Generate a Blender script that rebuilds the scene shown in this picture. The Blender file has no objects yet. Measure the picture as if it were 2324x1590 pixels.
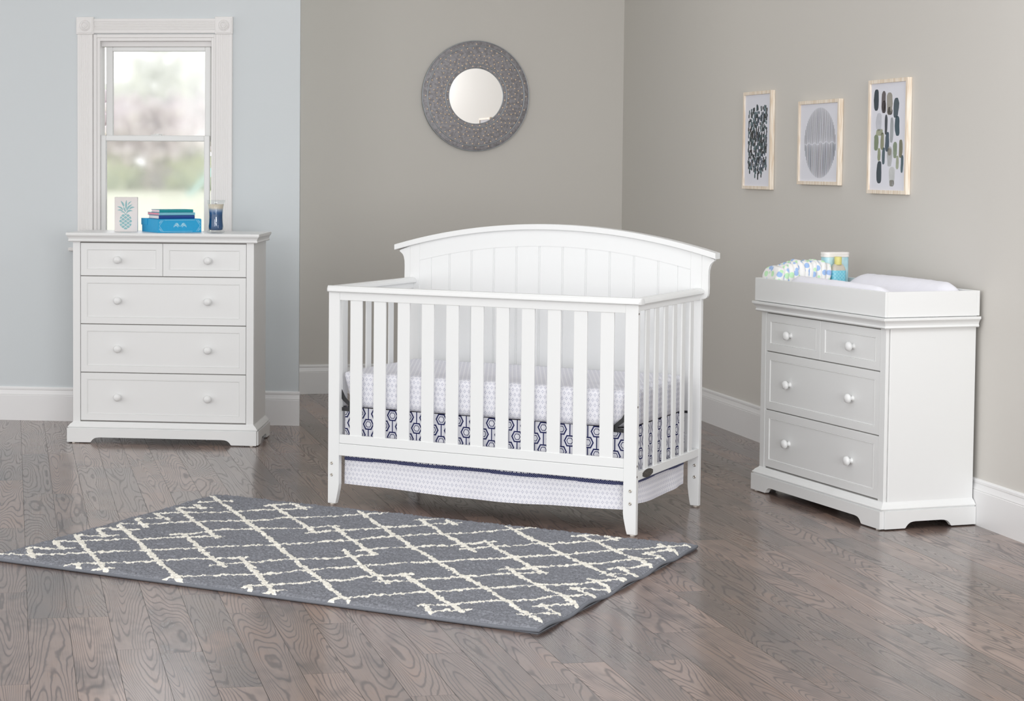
import bpy, bmesh, math, random
import numpy as np
from mathutils import Vector, Matrix, noise as mnoise

random.seed(7)
SC = bpy.context.scene
COL = SC.collection
PI = math.pi

# ------------------------------------------------------------------ frames
def frame(x, y, a):
    return Matrix.Translation((x, y, 0)) @ Matrix.Rotation(a, 4, 'Z')

M_CRIB = frame(-0.0342, 8.0594, -0.5136)
M_DRES = frame(1.8669, 8.4883, -1.2597)
M_CHEST = frame(-1.3879, 9.8000, -0.1117)
M_BACK = frame(0.0, 11.9857, 0.1813)
M_RIGHT = frame(1.8398, 12.3231, -1.4068)
M_LEFT = frame(0.0, 10.4744, -0.1050)

# ------------------------------------------------------------------ helpers
def link(o, parent=None):
    COL.objects.link(o)
    if parent is not None:
        o.parent = parent
    return o

def tag(o, label=None, cat=None, group=None, kind=None):
    if label: o['label'] = label
    if cat: o['category'] = cat
    if group: o['group'] = group
    if kind: o['kind'] = kind
    return o

def thing(name, M, label, cat, group=None):
    o = bpy.data.objects.new(name, None)
    o.empty_display_size = 0.1
    o.matrix_world = M
    link(o)
    return tag(o, label, cat, group)

def obj(name, bm, mat, parent=None, M=None, smooth=False, angle=None):
    me = bpy.data.meshes.new(name)
    bmesh.ops.recalc_face_normals(bm, faces=bm.faces)
    if smooth:
        for f in bm.faces: f.smooth = True
    if angle is not None:
        for f in bm.faces: f.smooth = True
        for e in bm.edges:
            if len(e.link_faces) == 2 and e.calc_face_angle(0) > angle:
                e.smooth = False
    bm.to_mesh(me); bm.free()
    mats = mat if isinstance(mat, (list, tuple)) else [mat]
    for m in mats: me.materials.append(m)
    o = bpy.data.objects.new(name, me)
    link(o, parent)
    if M is not None: o.matrix_local = M
    return o

def dup(root, M, label=None):
    r = root.copy(); COL.objects.link(r); r.matrix_world = M
    if label: r['label'] = label
    for ch in list(root.children):
        c = ch.copy(); COL.objects.link(c); c.parent = r
        for g in list(ch.children):
            d = g.copy(); COL.objects.link(d); d.parent = c
    return r

def bx(bm, x0, x1, y0, y1, z0, z1, bev=0.0015, seg=1, mi=0):
    vs = [bm.verts.new((x, y, z)) for x in (x0, x1) for y in (y0, y1) for z in (z0, z1)]
    fs = [(0, 1, 3, 2), (4, 6, 7, 5), (0, 4, 5, 1), (2, 3, 7, 6), (0, 2, 6, 4), (1, 5, 7, 3)]
    faces = [bm.faces.new([vs[i] for i in f]) for f in fs]
    for f in faces: f.material_index = mi
    if bev > 0:
        es = set(e for f in faces for e in f.edges)
        r = bmesh.ops.bevel(bm, geom=list(es), offset=bev, segments=seg, affect='EDGES', profile=0.5)
        for f in r['faces']: f.material_index = mi
    return vs

def box_bm(*a, **k):
    bm = bmesh.new(); bx(bm, *a, **k); return bm

def prism(bm, pts, axis, a, b, bev=0.0, mi=0):
    """pts 2-D outline; axis = the extrusion axis; a..b its range"""
    def P(p, t):
        if axis == 'y': return (p[0], t, p[1])
        if axis == 'x': return (t, p[0], p[1])
        return (p[0], p[1], t)
    n = len(pts)
    A = [bm.verts.new(P(p, a)) for p in pts]
    B = [bm.verts.new(P(p, b)) for p in pts]
    fs = [bm.faces.new(A), bm.faces.new(B[::-1])]
    for i in range(n):
        j = (i + 1) % n
        fs.append(bm.faces.new((A[i], B[i], B[j], A[j])))
    for f in fs: f.material_index = mi
    if bev > 0:
        es = [e for e in fs[0].edges] + [e for e in fs[1].edges]
        r = bmesh.ops.bevel(bm, geom=es, offset=bev, segments=1, affect='EDGES')
        for f in r['faces']: f.material_index = mi

def lathe(bm, prof, M=Matrix.Identity(4), seg=24, mi=0, closed=False):
    """prof list of (r, z) about the z axis of M"""
    rings = []
    for r, z in prof:
        if r < 1e-6:
            rings.append([bm.verts.new(M @ Vector((0, 0, z)))])
        else:
            rings.append([bm.verts.new(M @ Vector((r * math.cos(2 * PI * i / seg), r * math.sin(2 * PI * i / seg), z))) for i in range(seg)])
    pairs = list(zip(rings[:-1], rings[1:]))
    if closed: pairs.append((rings[-1], rings[0]))
    for A, B in pairs:
        for i in range(seg):
            j = (i + 1) % seg
            if len(A) == 1 and len(B) == 1: continue
            if len(A) == 1: f = bm.faces.new((A[0], B[i], B[j]))
            elif len(B) == 1: f = bm.faces.new((A[i], B[0], A[j]))
            else: f = bm.faces.new((A[i], B[i], B[j], A[j]))
            f.material_index = mi

def rings_loft(bm, rings, cap=True, mi=0):
    R = [[bm.verts.new(p) for p in r] for r in rings]
    n = len(R[0])
    for A, B in zip(R[:-1], R[1:]):
        for i in range(n):
            j = (i + 1) % n
            bm.faces.new((A[i], A[j], B[j], B[i])).material_index = mi
    if cap:
        bm.faces.new(R[0][::-1]).material_index = mi
        bm.faces.new(R[-1]).material_index = mi

def rect_profile(bm, W, D, prof, back=False):
    """rings around a W x D plan: prof = (outward offset, z); the rear edge stays flush unless back"""
    rs = []
    for o, z in prof:
        yb = D + (o if back else 0)
        rs.append([(-o, -o, z), (W + o, -o, z), (W + o, yb, z), (-o, yb, z)])
    rings_loft(bm, rs)

def tube(bm, pts, r, seg=8, mi=0, closed=False):
    pts = [Vector(p) for p in pts]
    n = len(pts); rings = []
    up0 = Vector((0, 0, 1))
    for i, p in enumerate(pts):
        a = pts[(i - 1) % n] if (closed or i > 0) else p
        b = pts[(i + 1) % n] if (closed or i < n - 1) else p
        t = (b - a)
        t = t.normalized() if t.length > 1e-9 else Vector((1, 0, 0))
        u = up0 if abs(t.dot(up0)) < 0.95 else Vector((1, 0, 0))
        s = t.cross(u).normalized(); w = s.cross(t).normalized()
        rr = r[i] if isinstance(r, (list, tuple)) else r
        rings.append([bm.verts.new(p + s * rr * math.cos(2 * PI * k / seg) + w * rr * math.sin(2 * PI * k / seg)) for k in range(seg)])
    m = n if closed else n - 1
    for i in range(m):
        A, B = rings[i], rings[(i + 1) % n]
        for k in range(seg):
            j = (k + 1) % seg
            bm.faces.new((A[k], B[k], B[j], A[j])).material_index = mi
    if not closed:
        bm.faces.new(rings[0]).material_index = mi
        bm.faces.new(rings[-1][::-1]).material_index = mi

def grid(bm, nu, nv, f, uv=None, mi=0):
    V = [[bm.verts.new(f(i / nu, j / nv)) for j in range(nv + 1)] for i in range(nu + 1)]
    lay = bm.loops.layers.uv.verify() if uv else None
    for i in range(nu):
        for j in range(nv):
            fc = bm.faces.new((V[i][j], V[i + 1][j], V[i + 1][j + 1], V[i][j + 1]))
            fc.material_index = mi; fc.smooth = True
            if uv:
                for lp, (a, b) in zip(fc.loops, ((i, j), (i + 1, j), (i + 1, j + 1), (i, j + 1))):
                    lp[lay].uv = uv(a / nu, b / nv)
    return V

# ------------------------------------------------------------------ materials
def srgb(r, g, b):
    f = lambda c: (c / 255 / 12.92) if c / 255 <= 0.04045 else ((c / 255 + 0.055) / 1.055) ** 2.4
    return (f(r), f(g), f(b), 1.0)

class X:
    """tiny expression builder for Math nodes"""
    def __init__(s, nt, out): s.nt, s.o = nt, out
    def _m(s, op, *a, clamp=False):
        n = s.nt.nodes.new('ShaderNodeMath'); n.operation = op; n.use_clamp = clamp
        for i, v in enumerate((s,) + a):
            if isinstance(v, X): s.nt.links.new(v.o, n.inputs[i])
            else: n.inputs[i].default_value = v
        return X(s.nt, n.outputs[0])
    def __add__(s, b): return s._m('ADD', b)
    __radd__ = __add__
    def __sub__(s, b): return s._m('SUBTRACT', b)
    def __mul__(s, b): return s._m('MULTIPLY', b)
    __rmul__ = __mul__
    def __truediv__(s, b): return s._m('DIVIDE', b)
    def frac(s): return s._m('FRACT')
    def floor(s): return s._m('FLOOR')
    def abs(s): return s._m('ABSOLUTE')
    def max(s, b): return s._m('MAXIMUM', b)
    def min(s, b): return s._m('MINIMUM', b)
    def lt(s, b): return s._m('LESS_THAN', b)
    def gt(s, b): return s._m('GREATER_THAN', b)
    def pingpong(s, b): return s._m('PINGPONG', b)
    def pow(s, b): return s._m('POWER', b)
    def clamp(s): return s._m('ADD', 0.0, clamp=True)
    def smooth(s, a, b):
        n = s.nt.nodes.new('ShaderNodeMapRange'); n.interpolation_type = 'SMOOTHSTEP'
        s.nt.links.new(s.o, n.inputs[0]); n.inputs[1].default_value = a; n.inputs[2].default_value = b
        return X(s.nt, n.outputs[0])

def new_mat(name):
    m = bpy.data.materials.new(name); m.use_nodes = True
    return m, m.node_tree, m.node_tree.nodes['Principled BSDF']

def simple(name, col, rough=0.5, metal=0.0, spec=0.5, bump=0.0, bscale=200, vary=0.0, vscale=3.0):
    m, nt, p = new_mat(name)
    p.inputs['Base Color'].default_value = col
    p.inputs['Roughness'].default_value = rough
    p.inputs['Metallic'].default_value = metal
    p.inputs['Specular IOR Level'].default_value = spec
    tc = nt.nodes.new('ShaderNodeTexCoord')
    if bump > 0:
        n = nt.nodes.new('ShaderNodeTexNoise'); n.inputs['Scale'].default_value = bscale; n.inputs['Detail'].default_value = 3
        nt.links.new(tc.outputs['Object'], n.inputs['Vector'])
        b = nt.nodes.new('ShaderNodeBump'); b.inputs['Strength'].default_value = bump; b.inputs['Distance'].default_value = 0.002
        nt.links.new(n.outputs[0], b.inputs['Height']); nt.links.new(b.outputs[0], p.inputs['Normal'])
    if vary > 0:
        n = nt.nodes.new('ShaderNodeTexNoise'); n.inputs['Scale'].default_value = vscale; n.inputs['Detail'].default_value = 4
        nt.links.new(tc.outputs['Object'], n.inputs['Vector'])
        mx = mixrgb(nt, n.outputs[0], tuple(c * (1 - vary) for c in col[:3]) + (1,), tuple(min(1, c * (1 + vary)) for c in col[:3]) + (1,))
        nt.links.new(mx, p.inputs['Base Color'])
    return m

def mixrgb(nt, fac, a, b):
    n = nt.nodes.new('ShaderNodeMix'); n.data_type = 'RGBA'
    if isinstance(fac, X): fac = fac.o
    if hasattr(fac, 'is_linked'): nt.links.new(fac, n.inputs[0])
    else: n.inputs[0].default_value = fac
    for v, i in ((a, 6), (b, 7)):
        if isinstance(v, (tuple, list)): n.inputs[i].default_value = v
        else: nt.links.new(v, n.inputs[i])
    return n.outputs[2]

def coords(nt, kind='Object'):
    tc = nt.nodes.new('ShaderNodeTexCoord'); s = nt.nodes.new('ShaderNodeSeparateXYZ')
    nt.links.new(tc.outputs[kind], s.inputs[0])
    return tuple(X(nt, s.outputs[i]) for i in range(3)) + (tc,)

def combine(nt, x, y, z):
    c = nt.nodes.new('ShaderNodeCombineXYZ')
    for i, v in enumerate((x, y, z)):
        if isinstance(v, X): nt.links.new(v.o, c.inputs[i])
        else: c.inputs[i].default_value = v
    return c.outputs[0]

def noise(nt, vec, scale=1.0, detail=2.0, rough=0.5):
    n = nt.nodes.new('ShaderNodeTexNoise'); n.inputs['Scale'].default_value = scale
    n.inputs['Detail'].default_value = detail; n.inputs['Roughness'].default_value = rough
    nt.links.new(vec, n.inputs['Vector'])
    return X(nt, n.outputs[0])

def wnoise(nt, vec):
    n = nt.nodes.new('ShaderNodeTexWhiteNoise'); n.noise_dimensions = '3D'
    nt.links.new(vec, n.inputs['Vector'])
    return X(nt, n.outputs['Value'])

WHITE = simple('white_paint', (0.79, 0.80, 0.80, 1), 0.34, bump=0.02, bscale=350)
TRIMW = simple('trim_paint', (0.78, 0.77, 0.765, 1), 0.4, bump=0.02, bscale=300)
SASHW = simple('sash_vinyl', (0.78, 0.79, 0.785, 1), 0.35)
BASEW = simple('baseboard_paint', (0.82, 0.82, 0.825, 1), 0.35)
TAUPE = simple('taupe_wall_paint', (0.64, 0.62, 0.585, 1), 0.62, spec=0.3, bump=0.08, bscale=420)
BLUEW = simple('pale_blue_wall_paint', (0.63, 0.67, 0.69, 1), 0.6, spec=0.3, bump=0.08, bscale=420)
CEIL = simple('ceiling_paint', (0.8, 0.8, 0.79, 1), 0.8)
DARKGAP = simple('drawer_gap_shadow', (0.25, 0.24, 0.23, 1), 0.8)
STEEL = simple('bolt_steel', (0.55, 0.52, 0.47, 1), 0.3, metal=1.0)
HOLE = simple('bolt_hole_shade', (0.12, 0.1, 0.09, 1), 0.7)
BLACKM = simple('black_metal', (0.018, 0.018, 0.02, 1), 0.4)
GLIDE = simple('glide_plastic', (0.7, 0.66, 0.6, 1), 0.5)
BRONZE = simple('nameplate_bronze', (0.055, 0.048, 0.04, 1), 0.4, metal=0.3)
BRONZE2 = simple('nameplate_letters', (0.16, 0.14, 0.12, 1), 0.35, metal=0.5)
NAVY = srgb(50, 54, 98)
FABW = (0.83, 0.83, 0.88, 1)

def fabric_base(name):
    m, nt, p = new_mat(name)
    p.inputs['Roughness'].default_value = 0.9
    p.inputs['Specular IOR Level'].default_value = 0.15
    return m, nt, p

def diamond_mat(name, du=0.0187, dv=0.0415, hw=0.0042, hh=0.0062, ink=srgb(120, 124, 158)):
    m, nt, p = fabric_base(name)
    u, v, _, tc = coords(nt, 'UV')
    def lat(ou, ov):
        a = ((u / du + ou).frac() - 0.5).abs() * (du / hw)
        b = ((v / dv + ov).frac() - 0.5).abs() * (dv / hh)
        line = ((a + b - 1.0).abs()).lt(0.2)
        # little dots off the points of the lozenge
        d1 = ((a - 1.75).abs() * hw).max(b * hh).lt(0.0007)
        d2 = ((b - 1.5).abs() * hh).max(a * hw).lt(0.0006)
        return line.max(d1).max(d2 * 0.6)
    f = lat(0.0, 0.0).max(lat(0.5, 0.5))
    c = mixrgb(nt, f * 0.72, FABW, ink)
    nt.links.new(c, p.inputs['Base Color'])
    return m

def hex_mat(name):
    m, nt, p = fabric_base(name)
    u, v, _, tc = coords(nt, 'UV')
    w, h, cu, cv = 0.0264, 0.0230, 0.0764, 0.091
    def lat(ou, ov):
        a = ((u / cu + ou).frac() - 0.5).abs() * cu
        b = ((v / cv + ov).frac() - 0.5).abs() * cv
        d = (b / h).max(a / w + (b / h) * 0.46)
        band = d.lt(1.0) * d.gt(0.75)
        inner = d.lt(0.56) * d.gt(0.43)
        stem = a.lt(0.0024) * d.gt(0.99)
        return band.max(inner).max(stem)
    f = lat(0.5 - 0.1644 / 0.0764, 0.5 - 0.347 / 0.091).max(lat(0.0 - 0.1644 / 0.0764, 0.0 - 0.347 / 0.091))
    c = mixrgb(nt, f, FABW, NAVY)
    nt.links.new(c, p.inputs['Base Color'])
    return m

def dots_mat(name):
    m, nt, p = fabric_base(name)
    u, v, _, tc = coords(nt, 'UV')
    def lat(o):
        a = ((u / 0.0085 + o).frac() - 0.5).abs() * 0.0085
        b = ((v / 0.0075 + o).frac() - 0.5).abs() * 0.0075
        return (a + b).lt(0.0014)
    c = mixrgb(nt, lat(0.0).max(lat(0.5)), srgb(44, 50, 95), (0.6, 0.62, 0.7, 1))
    nt.links.new(c, p.inputs['Base Color'])
    return m

DIAM = diamond_mat('lozenge_print_cotton')
HEXF = hex_mat('hexagon_print_cotton')
DOTS = dots_mat('navy_dotted_trim')

def floor_mat():
    m, nt, p = new_mat('dark_oak_planks')
    x, y, z, tc = coords(nt, 'Object')
    u = x * 0.1685 + y * (-0.9857) + 50.0
    v = x * 0.9857 + y * 0.1685 - 0.0469 + 0.1275 * 80
    w, L = 0.1275, 1.15
    vi = (v / w).floor(); vf = (v / w).frac()
    r1 = wnoise(nt, combine(nt, vi, 3.3, 1.7))
    uu = u + r1 * 9.0
    ui = (uu / L).floor(); uf = (uu / L).frac()
    rb = wnoise(nt, combine(nt, vi, ui, 5.1))
    rc = wnoise(nt, combine(nt, ui, vi, 9.7))
    # cathedral grain: contour lines of a stretched noise field, one field per board
    n1 = noise(nt, combine(nt, uu * 0.9 + rb * 40.0, v * 9.0 + rc * 30.0, rb * 17.0), 1.0, 0.6, 0.4)
    warp = noise(nt, combine(nt, uu * 9.0, v * 16.0, rb * 9.0), 1.0, 2.0, 0.5)
    g = ((n1 * 31.0 + warp * 0.7).pingpong(0.5)) * 2.0
    line = g.smooth(0.46, 0.04)
    streak = noise(nt, combine(nt, uu * 5.0, v * 330.0, rc * 11.0), 1.0, 2.0, 0.6)
    blotch = noise(nt, combine(nt, uu * 2.6 + rc * 20.0, v * 6.0, rb * 5.0), 1.0, 3.0, 0.6)
    base = mixrgb(nt, rb, srgb(100, 82, 74), srgb(144, 122, 112))
    base = mixrgb(nt, blotch.smooth(0.45, 0.75) * 0.75, base, srgb(70, 59, 57))
    warm = mixrgb(nt, blotch.smooth(0.45, 0.25) * 0.5, base, srgb(138, 106, 86))
    c = mixrgb(nt, line * 0.62, warm, srgb(60, 57, 60))
    c = mixrgb(nt, streak.smooth(0.5, 0.8) * 0.35, c, srgb(64, 54, 50))
    seam = ((vf - 0.5).abs()).gt(0.4925).max(((uf - 0.5).abs()).gt(0.4994))
    c = mixrgb(nt, seam * 0.75, c, srgb(30, 24, 22))
    nt.links.new(c, p.inputs['Base Color'])
    p.inputs['Roughness'].default_value = 0.6
    p.inputs['Specular IOR Level'].default_value = 0.1
    # oiled finish: the open grain and the joints stay matt
    cw = (line * -0.26) + (seam * -0.5) + (streak.smooth(0.5, 0.8) * -0.22) + (rb * -0.16) + 1.04
    nt.links.new(cw.clamp().o, p.inputs['Coat Weight'])
    p.inputs['Coat Roughness'].default_value = 0.19
    p.inputs['Coat IOR'].default_value = 1.85
    b = nt.nodes.new('ShaderNodeBump'); b.inputs['Strength'].default_value = 0.2; b.inputs['Distance'].default_value = 0.0015
    hh = (seam * -1.0) + (line * -0.1)
    nt.links.new(hh.o, b.inputs['Height']); nt.links.new(b.outputs[0], p.inputs['Normal'])
    return m

FLOOR = floor_mat()

def wood_mat(name, a, b, ax=0, sc=1.0, rough=0.5):
    m, nt, p = new_mat(name)
    x, y, z, tc = coords(nt, 'Object')
    k = [30.0, 30.0, 30.0]; k[ax] = 2.0
    n = noise(nt, combine(nt, x * k[0] * sc, y * k[1] * sc, z * k[2] * sc), 1.0, 3.0, 0.6)
    g = ((n * 7.0).pingpong(0.5) * 2.0)
    c = mixrgb(nt, g.smooth(0.0, 1.0), a, b)
    nt.links.new(c, p.inputs['Base Color']); p.inputs['Roughness'].default_value = rough
    return m
# ------------------------------------------------------------------ the room
def struct(name, bm, mat, M=None, parent=None, **k):
    o = obj(name, bm, mat, parent, M, **k)
    if parent is None: o['kind'] = 'structure'
    return o

bm = bmesh.new(); bx(bm, -6.0, 4.6, 0.0, 12.9, -0.06, 0.0, bev=0)
struct('floor', bm, FLOOR)
CZ = 3.4
bm = bmesh.new(); bx(bm, -0.75, 2.1, 0.0, 0.12, 0.0, CZ, bev=0)
struct('wall_back', bm, TAUPE, M_BACK)
bm = bmesh.new(); bx(bm, 0.0, 5.75, 0.0, 0.12, 0.0, CZ, bev=0)
struct('wall_right', bm, TAUPE, M_RIGHT)
# blue wall: panels round the window opening; its free end is cut back out of sight
HX0, HX1, HZ0, HZ1 = -1.366, -0.6765, 0.97, 2.158
bm = bmesh.new()
WX0, WX1 = -4.2, -0.2095
bx(bm, WX0, HX0, 0, 0.12, 0, CZ, bev=0)
prism(bm, [(HX1, 0), (WX1, 0), (WX1 - 0.012, 0.12), (HX1, 0.12)], 'z', 0, CZ)
bx(bm, HX0, HX1, 0, 0.12, 0, HZ0, bev=0)
bx(bm, HX0, HX1, 0, 0.12, HZ1, CZ, bev=0)
struct('wall_left', bm, BLUEW, M_LEFT)
bm = bmesh.new(); bx(bm, -4.4, 3.4, 6.3, 12.9, CZ, CZ + 0.08, bev=0)
struct('ceiling', bm, CEIL)

def baseboard(name, M, x0, x1, h, end=0.0):
    s = h / 0.1853
    t = 0.0135
    prof = [(0, 0), (-t, 0), (-t, 0.1375 * s), (-t + 0.0015, 0.1405 * s), (-t + 0.0005, 0.1435 * s), (-t + 0.003, 0.152 * s), (-t + 0.0055, 0.163 * s),
            (-t + 0.0065, 0.167 * s), (-t + 0.0045, 0.1695 * s), (-t + 0.0045, 0.178 * s), (-t + 0.007, 0.1835 * s), (0, 0.1853 * s)]
    bm = bmesh.new(); prism(bm, prof, 'x', x0, x1)
    return struct(name, bm, BASEW, M)
baseboard('baseboard_back', M_BACK, -0.74, 1.858, 0.1840)
baseboard('baseboard_right', M_RIGHT, 0.0, 5.75, 0.1880)
baseboard('baseboard_left', M_LEFT, WX0, WX1 + 0.006, 0.1890)

# ------------------------------------------------------------------ the window in the blue wall
win = thing('window_1', M_LEFT @ Matrix.Translation((-1.02, 0, 0.97)), None, None); win['kind'] = 'structure'
WI = Matrix.Translation((1.02, 0, -0.97))
def wpart(name, bm, mat, **k): return obj(name, bm, mat, win, WI, **k)

def flute_prof(a, b, d=0.016):
    """fluted casing profile between a and b (proud to -d)"""
    p = [(a, 0), (a, -d + 0.003), (a + 0.004, -d)]
    w = b - a; m = 0.014; n = 6; s = (w - 2 * m) / n
    p.append((a + m - 0.001, -d))
    for i in range(n):
        c = a + m + s * i
        p += [(c + 0.0005, -d + 0.0005), (c + s * 0.25, -d + 0.0018), (c + s * 0.5, -d + 0.0023), (c + s * 0.75, -d + 0.0018), (c + s - 0.0005, -d + 0.0003)]
    p += [(b - m + 0.001, -d), (b - 0.004, -d), (b, -d + 0.003), (b, 0)]
    return p
bm = bmesh.new(); prism(bm, flute_prof(-1.4535, -1.3665), 'z', 0.975, 2.157); wpart('casing', bm, TRIMW)
bm = bmesh.new(); prism(bm, flute_prof(-0.6765, -0.5838), 'z', 0.975, 2.157); wpart('casing', bm, TRIMW)
bm = bmesh.new()
prism(bm, [(y, z) for z, y in flute_prof(2.161, 2.2425)], 'x', -1.36, -0.680); wpart('casing', bm, TRIMW)
for x0, x1 in ((-1.4581, -1.3600), (-0.6800, -0.5815)):
    bm = bmesh.new(); bx(bm, x0, x1, -0.022, 0, 2.156, 2.2518, bev=0.0025)
    bx(bm, x0 + 0.007, x1 - 0.007, -0.0245, -0.02, 2.163, 2.2448, bev=0.002)
    Mr = Matrix.Translation(((x0 + x1) / 2, -0.0245, 2.204)) @ Matrix.Rotation(PI / 2, 4, 'X')
    lathe(bm, [(0, 0.006), (0.004, 0.0055), (0.007, 0.003), (0.009, 0.0045), (0.0125, 0.005), (0.015, 0.002), (0.0175, 0.0005), (0.019, 0.004), (0.022, 0.0045), (0.025, 0.002),
               (0.027, 0.0005), (0.029, 0.0025), (0.0315, 0.0005), (0.032, -0.002)], Mr, 40)
    wpart('corner_block', bm, TRIMW)

def ring(bm, x0, x1, z0, z1, wl, wr, wt, wb, y0, y1, bev=0.002):
    bx(bm, x0, x0 + wl, y0, y1, z0, z1, bev)
    bx(bm, x1 - wr, x1, y0, y1, z0, z1, bev)
    bx(bm, x0 + wl - 0.001, x1 - wr + 0.001, y0, y1, z1 - wt, z1, bev)
    bx(bm, x0 + wl - 0.001, x1 - wr + 0.001, y0, y1, z0, z0 + wb, bev)
bm = bmesh.new()
ring(bm, -1.3655, -0.677, 0.971, 2.1575, 0.0205, 0.0105, 0.020, 0.02, -0.008, 0.115)
ring(bm, -1.3455, -0.687, 0.98, 2.138, 0.0185, 0.016, 0.0185, 0.02, -0.004, 0.115)
bx(bm, -1.329, -0.702, 0.036, 0.11, 2.091, 2.121, 0.002)
wpart('frame', bm, TRIMW)
bm = bmesh.new(); bx(bm, -1.5, -0.54, -0.05, 0.012, 0.955, 0.975, 0.004); bx(bm, -1.455, -0.583, -0.016, 0, 0.885, 0.955, 0.003)
wpart('sill', bm, TRIMW)
bm = bmesh.new(); ring(bm, -1.306, -0.7157, 1.567, 2.091, 0.038, 0.032, 0.0255, 0.033, 0.052, 0.082, 0.003)
up = wpart('sash', bm, SASHW)
bm = bmesh.new(); ring(bm, -1.3285, -0.7146, 0.995, 1.5996, 0.0310, 0.0305, 0.0325, 0.06, 0.010, 0.044, 0.004)
lo = wpart('sash', bm, SASHW)
bm = bmesh.new(); bx(bm, -1.045, -0.985, 0.012, 0.04, 1.5996, 1.604, 0.0015); bx(bm, -1.022, -1.0, 0.018, 0.034, 1.603, 1.609, 0.002); bx(bm, -1.03, -0.975, 0.02, 0.027, 1.606, 1.609, 0.001)
wpart('sash_lock', bm, SASHW)

def glass_mat(name, rough, veil, col=(1, 1, 1, 1)):
    m = bpy.data.materials.new(name); m.use_nodes = True; nt = m.node_tree
    for n in list(nt.nodes): nt.nodes.remove(n)
    out = nt.nodes.new('ShaderNodeOutputMaterial')
    g = nt.nodes.new('ShaderNodeBsdfGlass'); g.inputs['Roughness'].default_value = rough; g.inputs['IOR'].default_value = 1.45
    g.inputs['Color'].default_value = col
    tc = nt.nodes.new('ShaderNodeTexCoord'); nz = nt.nodes.new('ShaderNodeTexNoise'); nz.inputs['Scale'].default_value = 6.0
    nt.links.new(tc.outputs['Object'], nz.inputs['Vector'])
    if veil > 0:
        t = nt.nodes.new('ShaderNodeBsdfTranslucent'); t.inputs['Color'].default_value = (0.93, 0.93, 0.93, 1)
        mx = nt.nodes.new('ShaderNodeMixShader')
        mr = nt.nodes.new('ShaderNodeMapRange'); mr.inputs[3].default_value = veil * 0.9; mr.inputs[4].default_value = veil * 1.1
        nt.links.new(nz.outputs[0], mr.inputs[0]); nt.links.new(mr.outputs[0], mx.inputs[0])
        nt.links.new(g.outputs[0], mx.inputs[1]); nt.links.new(t.outputs[0], mx.inputs[2])
        nt.links.new(mx.outputs[0], out.inputs[0])
    else:
        nt.links.new(g.outputs[0], out.inputs[0])
    return m
def thin_glass(name, tint, rough=0.02):
    m = bpy.data.materials.new(name); m.use_nodes = True; nt = m.node_tree
    for n in list(nt.nodes): nt.nodes.remove(n)
    out = nt.nodes.new('ShaderNodeOutputMaterial'); t = nt.nodes.new('ShaderNodeBsdfTransparent'); t.inputs[0].default_value = tint
    g = nt.nodes.new('ShaderNodeBsdfGlossy'); g.inputs['Roughness'].default_value = rough
    lw_ = nt.nodes.new('ShaderNodeLayerWeight'); lw_.inputs[0].default_value = 0.5
    f = nt.nodes.new('ShaderNodeMapRange'); f.interpolation_type = 'SMOOTHSTEP'; f.inputs[1].default_value = 0.55; f.inputs[2].default_value = 1.0; f.inputs[3].default_value = 0.04; f.inputs[4].default_value = 0.45
    nt.links.new(lw_.outputs['Facing'], f.inputs[0])
    mx = nt.nodes.new('ShaderNodeMixShader')
    nt.links.new(f.outputs[0], mx.inputs[0]); nt.links.new(t.outputs[0], mx.inputs[1]); nt.links.new(g.outputs[0], mx.inputs[2]); nt.links.new(mx.outputs[0], out.inputs[0])
    return m
PANE = glass_mat('washout_window_glass', 0.055, 0.15)  # white veil and blur put into the panes to imitate an overexposed, soft view
bm = bmesh.new(); bx(bm, -1.272, -0.7435, 0.064, 0.067, 1.596, 2.069, 0)
obj('pane', bm, PANE, up)
bm = bmesh.new(); bx(bm, -1.301, -0.741, 0.025, 0.028, 1.05, 1.570, 0)
obj('pane', bm, PANE, lo)

# ------------------------------------------------------------------ the garden beyond the window, haze and overexposure painted into its colours
LAWN = simple('haze_washed_lawn', (0.84, 0.87, 0.70, 1), 0.95, vary=0.12, vscale=0.35)
def leafmat(name, a, b, sc=1.2):
    m, nt, p = new_mat(name); p.inputs['Roughness'].default_value = 0.95; p.inputs['Specular IOR Level'].default_value = 0.1
    x, y, z, tc = coords(nt, 'Object')
    n = noise(nt, combine(nt, x * sc, y * sc, z * sc), 1.0, 3.0, 0.6)
    nt.links.new(mixrgb(nt, n.smooth(0.35, 0.65), a, b), p.inputs['Base Color'])
    return m
PINK = leafmat('pink_blossom', (0.90, 0.82, 0.85, 1), (0.74, 0.68, 0.71, 1))
GREENL = leafmat('hedge_leaves', (0.80, 0.86, 0.62, 1), (0.56, 0.63, 0.52, 1))
GREYL = leafmat('grey_green_leaves', (0.78, 0.74, 0.75, 1), (0.58, 0.56, 0.59, 1), 0.8)
MISTL = leafmat('haze_washed_leaves', (0.95, 0.96, 0.94, 1), (0.88, 0.90, 0.87, 1), 0.6)  # far crown paled almost to white to imitate haze
BARK = simple('haze_washed_bark', (0.62, 0.57, 0.54, 1), 0.9, vary=0.2, vscale=8)
def ground(y): return -0.25 + 0.535 * min(1.0, max(0.0, (y - 13) / 67.0)) + max(0.0, y - 80) * 0.006
bm = bmesh.new()
ys = [13.2, 20, 30, 45, 60, 70, 80, 95, 120]
rows = [[bm.verts.new((x, y, ground(y))) for x in (-40, -25, -16, -10, -7, -5, -3, 0, 6)] for y in ys]
for A, B in zip(rows[:-1], rows[1:]):
    for i in range(len(A) - 1): bm.faces.new((A[i], A[i + 1], B[i + 1], B[i]))
lw = obj('lawn', bm, LAWN, smooth=True)
tag(lw, 'pale green lawn seen through the window', 'grass', kind='stuff')

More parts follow.
